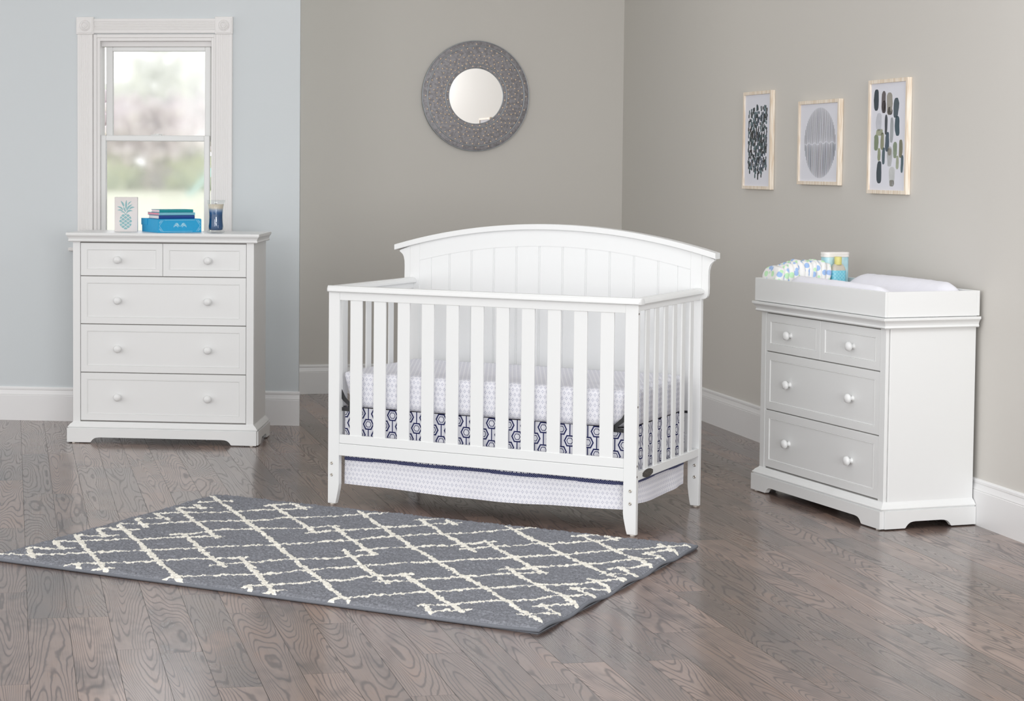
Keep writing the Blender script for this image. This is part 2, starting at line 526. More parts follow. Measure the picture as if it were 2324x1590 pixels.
def blob_bm(c, rx, ry, rz, n, r0, r1, rnd):
    bm = bmesh.new()
    for _ in range(n):
        while True:
            p = Vector((rnd.gauss(0, 0.5), rnd.gauss(0, 0.5), rnd.gauss(0, 0.45))) if n > 150 else Vector((rnd.uniform(-1, 1), rnd.uniform(-1, 1), rnd.uniform(-1, 1)))
            if p.length <= 1.35 and (n > 150 or p.length <= 1): break
        r = rnd.uniform(r0, r1)
        q = bmesh.ops.create_icosphere(bm, subdivisions=1 if n > 150 else 2, radius=r, matrix=Matrix.Translation((c[0] + p.x * rx, c[1] + p.y * ry, c[2] + p.z * rz)))
        s = rnd.uniform(0, 100)
        for v in q['verts']:
            d = mnoise.noise(v.co * (1.6 / r) * 0.5 + Vector((s, s, s)))
            v.co += (v.co - Vector(c)).normalized() * d * r * 0.55
    return bm
def shrub(x, y, rx, h, mat, label, seed, group=None, n=46):
    rnd = random.Random(seed)
    t = thing('shrub', Matrix.Translation((x, y, ground(y))), label, 'shrub', group)
    obj('foliage', blob_bm((0, 0, h * 0.52), rx, rx * 0.6, h * 0.42, n, 0.16 * h, 0.30 * h, rnd), mat, t, smooth=True)
    bm = bmesh.new()
    for k in range(4): tube(bm, [(0.1 * k - 0.15, 0, -0.05), (0.2 * k - 0.3, 0.05, h * 0.5)], 0.03, 6)
    obj('stem', bm, BARK, t)
    return t
def tree(x, y, z0, z1, rx, trunk_r, mat, label, seed, n=330, r0=0.10, r1=0.34):
    rnd = random.Random(seed)
    g = ground(y)
    t = thing('blossom_tree' if mat is PINK else 'garden_tree', Matrix.Translation((x, y, g)), label, 'tree')
    c = (z0 + z1) / 2 - g
    obj('crown', blob_bm((0, 0, c), rx, rx * 0.6, (z1 - z0) / 2 - 0.2, n, r0, r1, rnd), mat, t, smooth=True)
    bm = bmesh.new(); tube(bm, [(0, 0, -0.1), (0.05, 0, 0.6), (0.0, 0, 1.3), (0.12, 0, z0 - g + 0.5)], [trunk_r, trunk_r * 0.85, trunk_r * 0.8, trunk_r * 0.6], 8)
    tube(bm, [(0.0, 0, 1.2), (0.35, 0, 1.9), (0.6, 0.1, z0 - g + 0.9)], trunk_r * 0.5, 6)
    tube(bm, [(0.0, 0, 1.15), (-0.35, 0, 1.8), (-0.7, -0.1, z0 - g + 0.8)], trunk_r * 0.45, 6)
    obj('trunk', bm, BARK, t, smooth=True)
    return t
def pxx(px, y): return (px - 765) / 4324.0 * y
for i, (px, rx, h, mt, lb) in enumerate((
        (243, 0.75, 1.35, GREENL, 'bright green shrub at the left edge of the window view, behind the lawn'),
        (288, 0.85, 1.25, GREENL, 'mid green shrub left of the pale tree trunk, seen through the window'),
        (356, 0.95, 1.1, GREYL, 'low greyish shrub just right of the pale tree trunk, seen through the window'),
        (402, 0.85, 1.55, GREENL, 'tall yellow green shrub above the turquoise slide, seen through the window'),
        (452, 0.8, 1.45, GREENL, 'green shrub behind the turquoise slide at the right of the window view'))):
    shrub(pxx(px, 80.5), 80.5, rx, h, mt, lb, 20 + i, 'hedge shrubs across the lawn')
tree(pxx(331, 79.5), 79.5, 1.3, 4.2, 2.3, 0.085, PINK, 'pink blossom tree with a pale thin trunk, on the lawn beyond the window', 3)
tree(pxx(258, 82.5), 82.5, 1.4, 4.3, 1.7, 0.10, PINK, 'pink blossom tree at the left of the window view, trunk hidden by shrubs', 4)
tree(pxx(430, 83.5), 83.5, 1.4, 4.6, 2.0, 0.14, GREYL, 'grey mauve leafy tree at the right of the window view', 5)
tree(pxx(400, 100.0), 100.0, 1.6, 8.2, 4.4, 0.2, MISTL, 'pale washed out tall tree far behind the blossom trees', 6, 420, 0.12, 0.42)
# slide
SLIDE = simple('turquoise_plastic', (0.60, 0.86, 0.84, 1), 0.4)
sy = 69.0; sg = ground(sy)
sl = thing('playground_slide', Matrix.Translation((pxx(440, sy), sy, sg)), 'turquoise plastic playground slide on the lawn beyond the window', 'slide')
def chute(side):
    bm = bmesh.new()
    path = [(-0.28, 0.05), (-0.12, 0.10), (0.05, 0.28), (0.3, 0.55), (0.7, 0.98), (1.1, 1.4)]
    V = []
    for x, z in path:
        V.append([bm.verts.new((x + dx, yy, z + dz)) for yy, dz, dx in side])
    for A, B in zip(V[:-1], V[1:]):
        for i in range(len(A) - 1): bm.faces.new((A[i], A[i + 1], B[i + 1], B[i]))
    return bm
obj('chute', chute([(-0.25, 0, 0.12), (0.25, 0, 0)]), SLIDE, sl)
obj('side_rail', chute([(-0.27, -0.02, 0.12), (-0.27, 0.16, 0.05)]), SLIDE, sl)
obj('side_rail', chute([(0.27, -0.02, 0), (0.27, 0.16, -0.05)]), SLIDE, sl)
bm = bmesh.new(); bx(bm, 1.1, 1.7, -0.3, 0.3, 1.36, 1.42, 0.01)
for a in (1.15, 1.65):
    for b in (-0.27, 0.27): tube(bm, [(a, b, -0.03), (a, b, 2.0)], 0.03, 6)
obj('ladder_tower', bm, SLIDE, sl)
# ------------------------------------------------------------------ chest of drawers and dresser
def knob_bm(x, z, y):
    bm = bmesh.new()
    Mk = Matrix.Translation((x, y, z)) @ Matrix.Rotation(PI / 2, 4, 'X')
    lathe(bm, [(0.0, -0.002), (0.012, -0.002), (0.012, 0.002), (0.0085, 0.005), (0.0075, 0.010), (0.0095, 0.014), (0.0165, 0.0165), (0.0195, 0.021), (0.0195, 0.026), (0.017, 0.031), (0.011, 0.0345), (0.004, 0.036), (0.0, 0.0362)], Mk, 28)
    return bm

def drawer_bm(x0, x1, z0, z1, y, border=0.032):
    """front slab with a moulded recessed panel"""
    bm = bmesh.new()
    rec = 0.0028; t = 0.020; c = 0.0012
    def rect(i, yy): return [(x0 + i, yy, z0 + i), (x1 - i, yy, z0 + i), (x1 - i, yy, z1 - i), (x0 + i, yy, z1 - i)]
    b = border
    rings_loft(bm, [rect(0, y + t), rect(0, y + c), rect(c, y), rect(b, y), rect(b + 0.0012, y + 0.0012), rect(b + 0.003, y - 0.0002), rect(b + 0.005, y + rec), rect(b + 0.006, y + rec)])
    return bm

def cabinet(name, M, W, D, label, cat, z_top, z_corn, rows, s_slab, cove):
    t = thing(name, M, label, cat)
    ins = 0.0225                       # body inset behind the base line
    yb = ins
    # carcass
    zb = 0.110
    bm = bmesh.new()
    bx(bm, ins, W - ins, yb + 0.012, D, zb - 0.01, z_corn + 0.004, 0.001)
    obj('carcass', bm, WHITE, t)
    for a, b in ((ins, 0.0610), (W - 0.0610, W - ins)):
        bm = bmesh.new(); bx(bm, a, b, yb, yb + 0.02, zb - 0.005, z_corn + 0.002, 0.001)
        obj('stile', bm, WHITE, t)
    # side panels start just behind the corner stile, leaving the seam
    for xs in (-1, 1):
        bm = bmesh.new()
        a, b = (ins - 0.0012, ins + 0.01) if xs < 0 else (W - ins - 0.01, W - ins + 0.0012)
        bx(bm, a, b, yb + 0.021, D, zb - 0.005, z_corn + 0.002, 0.001)
        obj('side_panel', bm, WHITE, t)
    bm = bmesh.new(); bx(bm, 0.058, W - 0.058, yb + 0.0105, yb + 0.014, zb, z_corn + 0.002, 0)  # dark sheet behind the fronts paints the shade in the drawer gaps
    obj('gap_shade_sheet', bm, DARKGAP, t)
    # top slab with its cove moulding
    bm = bmesh.new()
    k = z_corn; h = z_top - z_corn
    prof = [(-0.03, k), (-0.0052, k), (-0.0030, k + 0.0020), (-0.0012, k + 0.0050), (-0.0030, k + 0.0085), (-0.0044, k + 0.0115), (-0.0036, k + 0.0160), (-0.0018, k + 0.0210),
            (0.0012, k + 0.0260), (0.0050, k + 0.0305), (0.0050, k + 0.0325), (s_slab - 0.0012, k + 0.0328), (s_slab, k + 0.0340), (s_slab, z_top - 0.0012), (s_slab - 0.0012, z_top), (-0.03, z_top)]
    rect_profile(bm, W, D, prof)
    obj('top', bm, WHITE, t, angle=0.6)
    # base moulding
    bm = bmesh.new()
    o = -0.004
    prof = [(-0.05, 0.076), (o - 0.001, 0.076), (o - 0.001, 0.0795), (o + 0.0042, 0.0812), (o + 0.0050, 0.0840), (o + 0.0038, 0.0868), (o + 0.0010, 0.0885), (o - 0.0005, 0.0905), (o - 0.0045, 0.0965), (o - 0.0105, 0.1015), (o - 0.016, 0.1055), (o - 0.0175, 0.1095), (-0.05, 0.1095)]
    rect_profile(bm, W, D, prof)
    obj('base_moulding', bm, WHITE, t, angle=0.6)
    # plinth boards with cut-out feet
    zf = 0.0045
    def arch(a, b, za):
        """outline from left foot to right foot"""
        L = [(0, zf), (a - 0.004, zf), (a, zf + 0.002), (a + 0.005, zf + 0.010), (a + 0.012, zf + 0.018), (a + 0.021, zf + 0.0235), (a + 0.032, za - 0.0008), (a + 0.046, za)]
        R = [(b - (x - a), z) for x, z in L[::-1]]
        return L, R
    def board(x0, x1, f0, f1, za=0.0315):
        L, R = arch(f0, f1, za)
        L[0] = (x0, zf); R[-1] = (x1, zf)
        return L + R + [(x1, 0.0765), (x0, 0.0765)]
    bm = bmesh.new(); prism(bm, board(-o * -1, W + o * -1 * -1 if False else W - o - 0.008, 0.122, W - 0.136), 'y', -o * -1, 0.016, 0.0006)
    obj('plinth', bm, WHITE, t)
    for xs in (0, 1):
        x0, x1 = (o * -1 - 0.008 + 0.0, 0.014) if xs == 0 else (W - 0.014, W + 0.004)
        bm = bmesh.new(); prism(bm, board(0.0165, D, 0.112, D - 0.118), 'x', x0, x1, 0.0006)
        obj('plinth', bm, WHITE, t)
    for x in (0.03, W - 0.03):
        for y in (0.008, D - 0.03):
            bm = bmesh.new(); lathe(bm, [(0, 0.0), (0.009, 0.0), (0.0095, 0.001), (0.0095, 0.006), (0, 0.006)], Matrix.Translation((x, y, 0)), 14)
            obj('glide', bm, GLIDE, t)
    # drawers
    yd = yb + 0.0015
    kx = 0.2605
    z_hi = z_corn - 0.0045
    r1, r2, r3, r4 = rows
    fronts = []
    if len([r for r in rows if r]) >= 3:
        pass
    zs = [z_hi] + list([r for r in rows if r is not None])
    g = 0.0022
    for i in range(len(zs) - 1):
        z1, z0 = zs[i] - g, zs[i + 1] + g
        if i == 0:
            mid = W * 0.4985
            spans = [(0.0632, mid - 0.0008, [kx]), (mid + 0.0008, W - 0.0632, [W - kx + 0.002])]
        else:
            spans = [(0.0632, W - 0.0632, [kx, W - kx + 0.002])]
        for x0, x1, ks in spans:
            d = obj('drawer', drawer_bm(x0, x1, z0, z1, yd), WHITE, t)
            zk = z0 + (z1 - z0) * (0.49 if i == 0 else 0.495)
            for x in ks:
                obj('knob', knob_bm(x, zk, yd + 0.0028), WHITE, d, smooth=True)
    return t

cabinet('chest_of_drawers', M_CHEST, 0.9897, 0.4235, 'tall white chest of five drawers standing in front of the window on the blue wall', 'chest of drawers',
        1.0871, 1.0409, (0.8640, 0.6155, 0.3648, 0.1140), 0.0076, None)
cabinet('dresser', M_DRES, 1.0029, 0.4421, 'low white dresser with four drawers against the right wall, carrying the changing tray', 'dresser',
        0.8487, 0.8048, (0.6298, 0.3708, 0.1140, None), 0.0099, None)

# ------------------------------------------------------------------ changing tray on the dresser
W, D = 1.0029, 0.4421
TZ0, TZ1 = 0.8495, 0.9527
tr = thing('changing_tray', M_DRES @ Matrix.Translation((W / 2, D / 2, 0.8490)), 'white wooden changing tray with raised sides, set on top of the dresser', 'tray')
IT = Matrix.Translation((-W / 2, -D / 2, -0.8490))
def tpart(n, bm, mat=WHITE): return obj(n, bm, mat, tr, IT)
q = 0.0125
tpart('front_board', box_bm(-0.001, W + 0.001, 0.0, q, TZ0 + 0.002, TZ1, bev=0.0016))
tpart('rear_board', box_bm(0.0, W, D - q, D, TZ0 + 0.002, TZ1, bev=0.0016))
tpart('end_board', box_bm(0.0, q, q + 0.0004, D - q - 0.0004, TZ0 + 0.002, TZ1, bev=0.0012))
tpart('end_board', box_bm(W - q, W + 0.0002, q + 0.0004, D - q - 0.0004, TZ0 + 0.002, TZ1, bev=0.0012))
tpart('bottom_board', box_bm(q - 0.004, W - q + 0.004, q - 0.004, D - q + 0.004, TZ0, TZ0 + 0.006, bev=0))

# ------------------------------------------------------------------ contoured pad
PADF = simple('white_terry_cover', (0.80, 0.80, 0.86, 1), 0.9, spec=0.1, bump=0.25, bscale=260)
PX0, PX1, PY0, PY1, PB = 0.165, 0.984, 0.018, 0.424, 0.857
def pad_top(u, v):
    # u along, v across
    yb = abs(v - 0.5) * 2
    hill = 0.052 + 0.074 * (1 / (1 + math.exp(-(yb - 0.52) * 11)))
    # bolsters sag toward the near end, dip at both ends
    if v < 0.5: hill -= 0.008 * u * u * 1.2 + 0.004
    else: hill += 0.006 * math.sin(PI * u) - 0.004 * u
    ends = min(1.0, (min(u, 1 - u) / 0.16)); ends = math.sin(ends * PI / 2) ** 0.7
    hill = 0.03 + (hill - 0.03) * ends
    edge = min(1.0, min(v, 1 - v) / 0.10); edge = max(0.0, math.sin(edge * PI / 2)) ** 0.55
    eu = min(1.0, min(u, 1 - u) / 0.03); eu = max(0.0, math.sin(eu * PI / 2)) ** 0.6
    h = hill * (0.18 + 0.82 * edge) * (0.3 + 0.7 * eu)
    w = 0.0016 * mnoise.noise(Vector((u * 14 + v * 5, v * 9, 3.0))) + 0.0012 * mnoise.noise(Vector((u * 40, v * 14, 8.0)))
    return h + w * edge
bm = bmesh.new()
nu, nv = 84, 44
def padp(u, v): return (PX0 + (PX1 - PX0) * u, PY0 + (PY1 - PY0) * v, PB + pad_top(u, v))
V = grid(bm, nu, nv, padp)
B = {}
loop = [V[i][0] for i in range(nu + 1)] + [V[nu][j] for j in range(1, nv + 1)] + [V[i][nv] for i in range(nu - 1, -1, -1)] + [V[0][j] for j in range(nv - 1, 0, -1)]
low = [bm.verts.new((v.co.x, v.co.y, PB)) for v in loop]
for i in range(len(loop)):
    j = (i + 1) % len(loop)
    bm.faces.new((loop[i], low[i], low[j], loop[j])).smooth = True
bm.faces.new(low)
pd = obj('changing_pad', bm, PADF, M=M_DRES)
tag(pd, 'white contoured changing pad with raised long sides lying in the tray', 'changing pad')

# ------------------------------------------------------------------ row of folded printed nappies
def nappy_mat():
    m, nt, p = fabric_base('spotted_nappy_print')
    x, y, z, tc = coords(nt, 'Object')
    oi = nt.nodes.new('ShaderNodeObjectInfo'); rr = X(nt, oi.outputs['Random'])
    vec = combine(nt, x * 38.0 + rr * 37.0, y * 30.0 + rr * 91.0, z * 34.0 + rr * 53.0)
    vo = nt.nodes.new('ShaderNodeTexVoronoi'); vo.feature = 'F1'; vo.inputs['Scale'].default_value = 1.0; vo.inputs['Randomness'].default_value = 0.75
    nt.links.new(vec, vo.inputs['Vector'])
    d = X(nt, vo.outputs['Distance'])
    s = nt.nodes.new('ShaderNodeSeparateColor'); nt.links.new(vo.outputs['Color'], s.inputs[0])
    r = X(nt, s.outputs[0])
    spot = d.smooth(0.50, 0.38)
    ink = mixrgb(nt, r.gt(0.5), srgb(150, 184, 232), srgb(188, 232, 186))
    keep = X(nt, s.outputs[1]).gt(0.12)
    c = mixrgb(nt, spot * keep * 0.9, (0.84, 0.84, 0.83, 1), ink)
    nt.links.new(c, p.inputs['Base Color'])
    return m
NAPPY = nappy_mat()
def nappy_bm(thick, wid, hgt, seed):
    """a folded nappy standing on its edge: rounded slab, thin along y, with gathers"""
    bm = bmesh.new()
    n, m = 30, 14
    rnd = random.Random(seed); s = rnd.uniform(0, 50)
    rings = []
    for j in range(m + 1):
        t = -1 + 2 * j / m                      # across the thickness
        e = max(0.0, 1 - abs(t) ** 2.6) ** (1 / 2.6)
        rg = []
        for i in range(n):
            a = 2 * PI * i / n
            ca, sa = math.cos(a), math.sin(a)
            px = abs(ca) ** 0.62 * (1 if ca >= 0 else -1); pz = abs(sa) ** 0.5 * (1 if sa >= 0 else -1)
            sc = 0.62 + 0.38 * e
            q = Vector((px * wid / 2 * sc, t * thick / 2, pz * hgt / 2 * sc))
            w = mnoise.noise(Vector((q.x * 26 + s, q.z * 10, s)))
            w2 = mnoise.noise(Vector((q.x * 50, q.z * 42, s + 7)))
            q.y += thick * (0.30 * w + 0.10 * w2) + 0.010 * math.sin(q.z * 16 + s) * 0.5
            q.x += 0.004 * w2
            q.z += 0.006 * w
            rg.append(q)
        rings.append(rg)
    rings_loft(bm, rings)
    return bm
ny = 0.030
spec = [(0.052, 0.128, 0.150), (0.030, 0.118, 0.158), (0.032, 0.120, 0.166), (0.034, 0.120, 0.172), (0.036, 0.122, 0.180), (0.034, 0.122, 0.176),
        (0.034, 0.120, 0.178), (0.030, 0.118, 0.176), (0.032, 0.120, 0.180), (0.034, 0.120, 0.178), (0.032, 0.116, 0.166)]
NL = ['first folded spotted nappy of the row, showing its flat face at far left',
      'second folded nappy of the row, just behind the flat-faced one at the left',
      'third folded spotted nappy of the row from the left end of the tray',
      'fourth folded spotted nappy of the row from the left end of the tray',
      'fifth folded spotted nappy of the row from the left, one of the tallest',
      'middle folded spotted nappy of the row, five nappies on either side',
      'fifth folded spotted nappy counted from the bottle end of the row',
      'fourth folded spotted nappy counted from the bottle end of the row',
      'third folded spotted nappy counted from the bottle end of the row',
      'second folded nappy of the row counted from the yellow-capped bottle',
      'last folded spotted nappy of the row, touching the yellow-capped bottle']
yy = 0.0
for i, ((th, wd, hg), lb) in enumerate(zip(spec, NL)):
    yc = yy + th / 2; yy += th * 0.72
    o = obj('folded_nappy', nappy_bm(th * 0.9, wd, hg, 40 + i), NAPPY, smooth=True,
            M=M_DRES @ Matrix.Translation((0.086, 0.018 + yc, 0.8565 + hg / 2)) @ Matrix.Rotation(math.radians(-6 + (i % 3)), 4, 'X'))
    tag(o, lb, 'nappy', 'folded nappies in a row on the changing tray')

# ------------------------------------------------------------------ wipes canister and bottle
def rrect(hx, hy, r, n=6):
    p = []
    for cx, cy, a0 in ((hx - r, hy - r, 0), (-hx + r, hy - r, 90), (-hx + r, -hy + r, 180), (hx - r, -hy + r, 270)):
        for k in range(n + 1):
            a = math.radians(a0 + 90 * k / n); p.append((cx + r * math.cos(a), cy + r * math.sin(a)))
    return p
def tub_mat():
    m, nt, p = new_mat('pale_aqua_tub_print'); p.inputs['Roughness'].default_value = 0.35
    x, y, z, tc = coords(nt, 'Object')
    n = noise(nt, combine(nt, x * 18, y * 18, z * 14), 1.0, 2.0)
    c = mixrgb(nt, n.smooth(0.35, 0.6), srgb(160, 208, 220), srgb(196, 226, 234))
    # a white leaf-like swoosh across the front
    s = ((z - 0.10) * 1.4 + (y + 0.02) + ((y + 0.02) * (y + 0.02)) * 6.0).abs().lt(0.010) * z.gt(0.02)
    c = mixrgb(nt, s * 0.8, c, (0.86, 0.86, 0.82, 1))
    nt.links.new(c, p.inputs['Base Color'])
    return m
TUB = tub_mat()
LIDW = simple('tub_lid_white', (0.84, 0.81, 0.79, 1), 0.4)
def rr_stack(prof, hx, hy, r):
    bm = bmesh.new()
    rings_loft(bm, [[(x, y, z) for x, y in rrect(hx + o, hy + o, r + o)] for o, z in prof])
    return bm
wt = thing('wipes_tub', M_DRES @ Matrix.Translation((0.068, 0.3615, 0.8557)), 'pale aqua canister with a white lid at the far corner of the changing tray', 'canister')
obj('body', rr_stack([(-0.004, 0), (0, 0.003), (0, 0.190), (-0.003, 0.194)], 0.028, 0.0615, 0.020), TUB, wt, angle=0.7)
obj('lid', rr_stack([(0.001, 0.188), (0.0028, 0.189), (0.0028, 0.1965), (0.0016, 0.1975), (0.0016, 0.199), (0.0032, 0.200), (0.0032, 0.2085), (0.001, 0.211), (-0.012, 0.2115)], 0.028, 0.0615, 0.020), LIDW, wt, angle=0.7)
CAPY = simple('yellow_cap', srgb(216, 208, 130), 0.45)
SHLD = simple('grey_lotion', srgb(196, 190, 178), 0.3)
def label_mat():
    m, nt, p = new_mat('aqua_lattice_label'); p.inputs['Roughness'].default_value = 0.4
    x, y, z, tc = coords(nt, 'Object')
    a = ((y * 60 + z * 60).frac() - 0.5).abs(); b = ((y * 60 - z * 60 + 20.0).frac() - 0.5).abs()
    c = mixrgb(nt, a.lt(0.09).max(b.lt(0.09)) * 0.55, srgb(112, 192, 212), srgb(176, 222, 234))
    nt.links.new(c, p.inputs['Base Color'])
    return m
LABEL = label_mat()
bt = thing('lotion_bottle', M_DRES @ Matrix.Translation((0.128, 0.3400, 0.8557)), 'small bottle with a yellow cap and aqua label standing beside the nappies', 'bottle')
obj('body', rr_stack([(-0.004, 0), (0, 0.003), (0, 0.132), (-0.001, 0.138), (-0.004, 0.146), (-0.0085, 0.153), (-0.012, 0.157), (-0.0138, 0.160)], 0.0195, 0.0335, 0.014), SHLD, bt, angle=0.7)
obj('label', rr_stack([(0.0004, 0.020), (0.0006, 0.0205), (0.0006, 0.1315), (0.0004, 0.132)], 0.0195, 0.0335, 0.014), LABEL, bt, angle=0.7)
bm = bmesh.new(); lathe(bm, [(0, 0.157), (0.0155, 0.157), (0.0162, 0.159), (0.0162, 0.190), (0.0152, 0.1925), (0, 0.1928)], seg=28)
obj('cap', bm, CAPY, bt, angle=0.7)
# ------------------------------------------------------------------ the crib
CW, CD = 1.3841, 0.75
crib = thing('crib', M_CRIB @ Matrix.Translation((CW / 2, CD / 2, 0)), 'white slatted baby crib with an arched panelled headboard', 'crib')
IC = Matrix.Translation((-CW / 2, -CD / 2, 0))
def cp(name, bm, mat=WHITE, parent=None, **k):
    return obj(name, bm, mat, parent or crib, IC if parent is None else None, **k)
PW = 0.0530
def mir(p): return [(CW - x, z) for x, z in p][::-1]
legp = [(0, 0.006), (0.0365, 0.006), (0.0405, 0.022), (0.0455, 0.045), (0.0505, 0.068), (PW, 0.090), (PW, 0.908), (0, 0.908)]
def bolt_bm(x, z, y):
    bm = bmesh.new(); Mk = Matrix.Translation((x, y, z)) @ Matrix.Rotation(PI / 2, 4, 'X')
    lathe(bm, [(0, 0.0012), (0.0025, 0.0010), (0.003, 0.0028), (0.0052, 0.0026), (0.0064, 0.001), (0.0064, -0.002), (0, -0.002)], Mk, 16)
    return bm
for side, P in ((0, legp), (1, mir(legp))):
    bm = bmesh.new(); prism(bm, P, 'y', 0.0, 0.024, 0.0015)
    leg = cp('front_leg', bm)
    for z in (0.178, 0.128): obj('bolt', bolt_bm(0.0182 if side == 0 else 1.3600, z, 0.0), STEEL, leg, smooth=True)
    xf = 0.017 if side == 0 else CW - 0.017
    bm = bmesh.new(); lathe(bm, [(0, 0.0), (0.009, 0.0), (0.010, 0.001), (0.010, 0.007), (0, 0.007)], Matrix.Translation((xf, 0.012, 0)), 14)
    obj('glide', bm, GLIDE, leg)
    if side == 1:
        for z in (0.872, 0.508, 0.276, 0.234):  # dark discs on the leg paint the shade inside its bolt holes
            bm = bmesh.new(); lathe(bm, [(0, 0.0004), (0.0045, 0.0004), (0.0045, -0.001), (0, -0.001)], Matrix.Translation((CW, 0.0085, z)) @ Matrix.Rotation(PI / 2, 4, 'Y'), 12)
            obj('bolt_hole_shade', bm, HOLE, leg)
RW = 0.0490
rlegp = [(0, 0.006), (0.036, 0.006), (0.039, 0.022), (0.0435, 0.050), (0.0480, 0.085), (RW, 0.130), (RW, 1.0875), (0, 1.0765)]
for side, P in ((0, rlegp), (1, mir(rlegp))):
    bm = bmesh.new(); prism(bm, P, 'y', CD, CD + 0.028, 0.0015)
    leg = cp('rear_leg', bm)
    for z in (0.1786, 0.1286): obj('bolt', bolt_bm(0.0182 if side == 0 else 1.3655, z, CD), STEEL, leg, smooth=True)
    xf = 0.017 if side == 0 else CW - 0.017
    bm = bmesh.new(); lathe(bm, [(0, 0.0), (0.009, 0.0), (0.010, 0.001), (0.010, 0.007), (0, 0.007)], Matrix.Translation((xf, CD + 0.014, 0)), 14)
    obj('glide', bm, GLIDE, leg)
# front rails
cp('top_rail', box_bm(PW, CW - PW, 0.002, 0.021, 0.8735, 0.909, bev=0.001))
bm = bmesh.new(); bx(bm, PW, CW - PW, 0.003, 0.021, 0.2655, 0.3025, bev=0.0018); cp('lower_rail', bm)
cp('front_apron', box_bm(PW - 0.0005, CW - PW + 0.0005, 0.0005, 0.021, 0.2133, 0.2645, bev=0.0018))
# moulded caps of the rails
def cap_prof(c, hw, z0, z1):
    """cross-section (across, z) rounded on both upper edges"""
    return [(c - hw + 0.003, z0), (c - hw, z0 + 0.003), (c - hw, z0 + 0.010), (c - hw + 0.002, z0 + 0.0155), (c - hw + 0.007, z1 - 0.004), (c - hw + 0.0105, z1 - 0.0035), (c - hw + 0.0125, z1 - 0.0008), (c - hw + 0.015, z1),
            (c + hw - 0.015, z1), (c + hw - 0.0125, z1 - 0.0008), (c + hw - 0.0105, z1 - 0.0035), (c + hw - 0.007, z1 - 0.004), (c + hw - 0.002, z0 + 0.0155), (c + hw, z0 + 0.010), (c + hw, z0 + 0.003), (c + hw - 0.003, z0)]
Z0c, Z1c = 0.9085, 0.9335
def cap_front():
    bm = bmesh.new()
    rings = []
    x0, x1 = -0.0085, CW + 0.0125
    R = 0.022
    base = cap_prof(0.0105, 0.0265, Z0c, Z1c)
    # round the two front corners in plan
    stations = []
    for k in range(6):
        a = PI / 2 * k / 5; stations.append((x0 + R * (1 - math.sin(a)), R * (1 - math.cos(a)) * 0.0 + R * (1 - math.sin(PI / 2 - a)) if False else R * (1 - math.cos(PI / 2 - a)) if False else R * (1 - math.sin(a)) * 0 + R * (1 - math.cos(PI/2 - a))))
    st = []
    for k in range(7):
        a = PI / 2 * k / 6
        st.append((x0 + R * (1 - math.sin(a)), R * (1 - math.cos(a)) ))
    st = [(x0 + R * (1 - math.sin(PI / 2 * k / 6)), R * (1 - math.cos(PI / 2 * (1 - k / 6)))) for k in range(7)] if False else [(x0 + R * (1 - math.cos(PI / 2 * k / 6)), R * (1 - math.sin(PI / 2 * k / 6))) for k in range(7)]
    full = st + [(x1 - (x - x0), d) for x, d in st[::-1]]
    for x, d in full:
        rg = []
        for y, z in base:
            yy = y
            if y < 0.0105:                     # pull the front edge back round the corner
                f = (0.0105 - y) / 0.0265
                yy = y + d * f * 0.95
            rg.append((x, yy, z))
        rings.append(rg)
    rings_loft(bm, rings)
    return bm
cp('rail_cap', cap_front(), angle=0.5)
for xs in (0, 1):
    c = 0.0105 if xs == 0 else CW - 0.0105
    bm = bmesh.new(); prism(bm, cap_prof(c, 0.0235, Z0c, Z1c - 0.0005), 'y', 0.0385, CD - 0.0005)
    cp('rail_cap', bm, angle=0.5)
# front slats
for i in range(11):
    x = 0.1295 + i * 0.11243
    cp('slat', box_bm(x - 0.0285, x + 0.0285, 0.0055, 0.0165, 0.298, 0.878, bev=0.0028, seg=2))
# end panels
ends = [0.146, 0.253, 0.360, 0.466, 0.571, 0.675]
for xs in (0, 1):
    fx = (lambda a: a) if xs == 0 else (lambda a: CW - a)
    def xb(a, b, *r, **k):
        u, v = sorted((fx(a), fx(b))); return box_bm(u, v, *r, **k)
    cp('end_rail', xb(0.002, 0.020, 0.0245, CD, 0.8830, 0.909, bev=0.001))
    cp('end_rail', xb(0.001, 0.020, 0.0245, CD, 0.2175, 0.2525, bev=0.0018))
    for e in ends:
        cp('slat', xb(0.005, 0.013, e - 0.044, e, 0.248, 0.887, bev=0.0022, seg=2))
# headboard
R1, ZC1, XC = 2.76, 1.1885, CW / 2 - 0.002
R2, ZC2 = 2.60, 1.0912
def arcz(R, zc, x): return zc - (R - math.sqrt(R * R - (x - XC) ** 2))
bm = bmesh.new()
N = 48
lowA = [(RW + (CW - 2 * RW) * i / N) for i in range(N + 1)]
pts = [(x, arcz(R2, ZC2, x)) for x in lowA] + [(x, arcz(R1, ZC1, x) - 0.012) for x in lowA[::-1]]
prism(bm, pts, 'y', CD + 0.0005, CD + 0.026, 0.0012)
cp('arched_rail', bm)
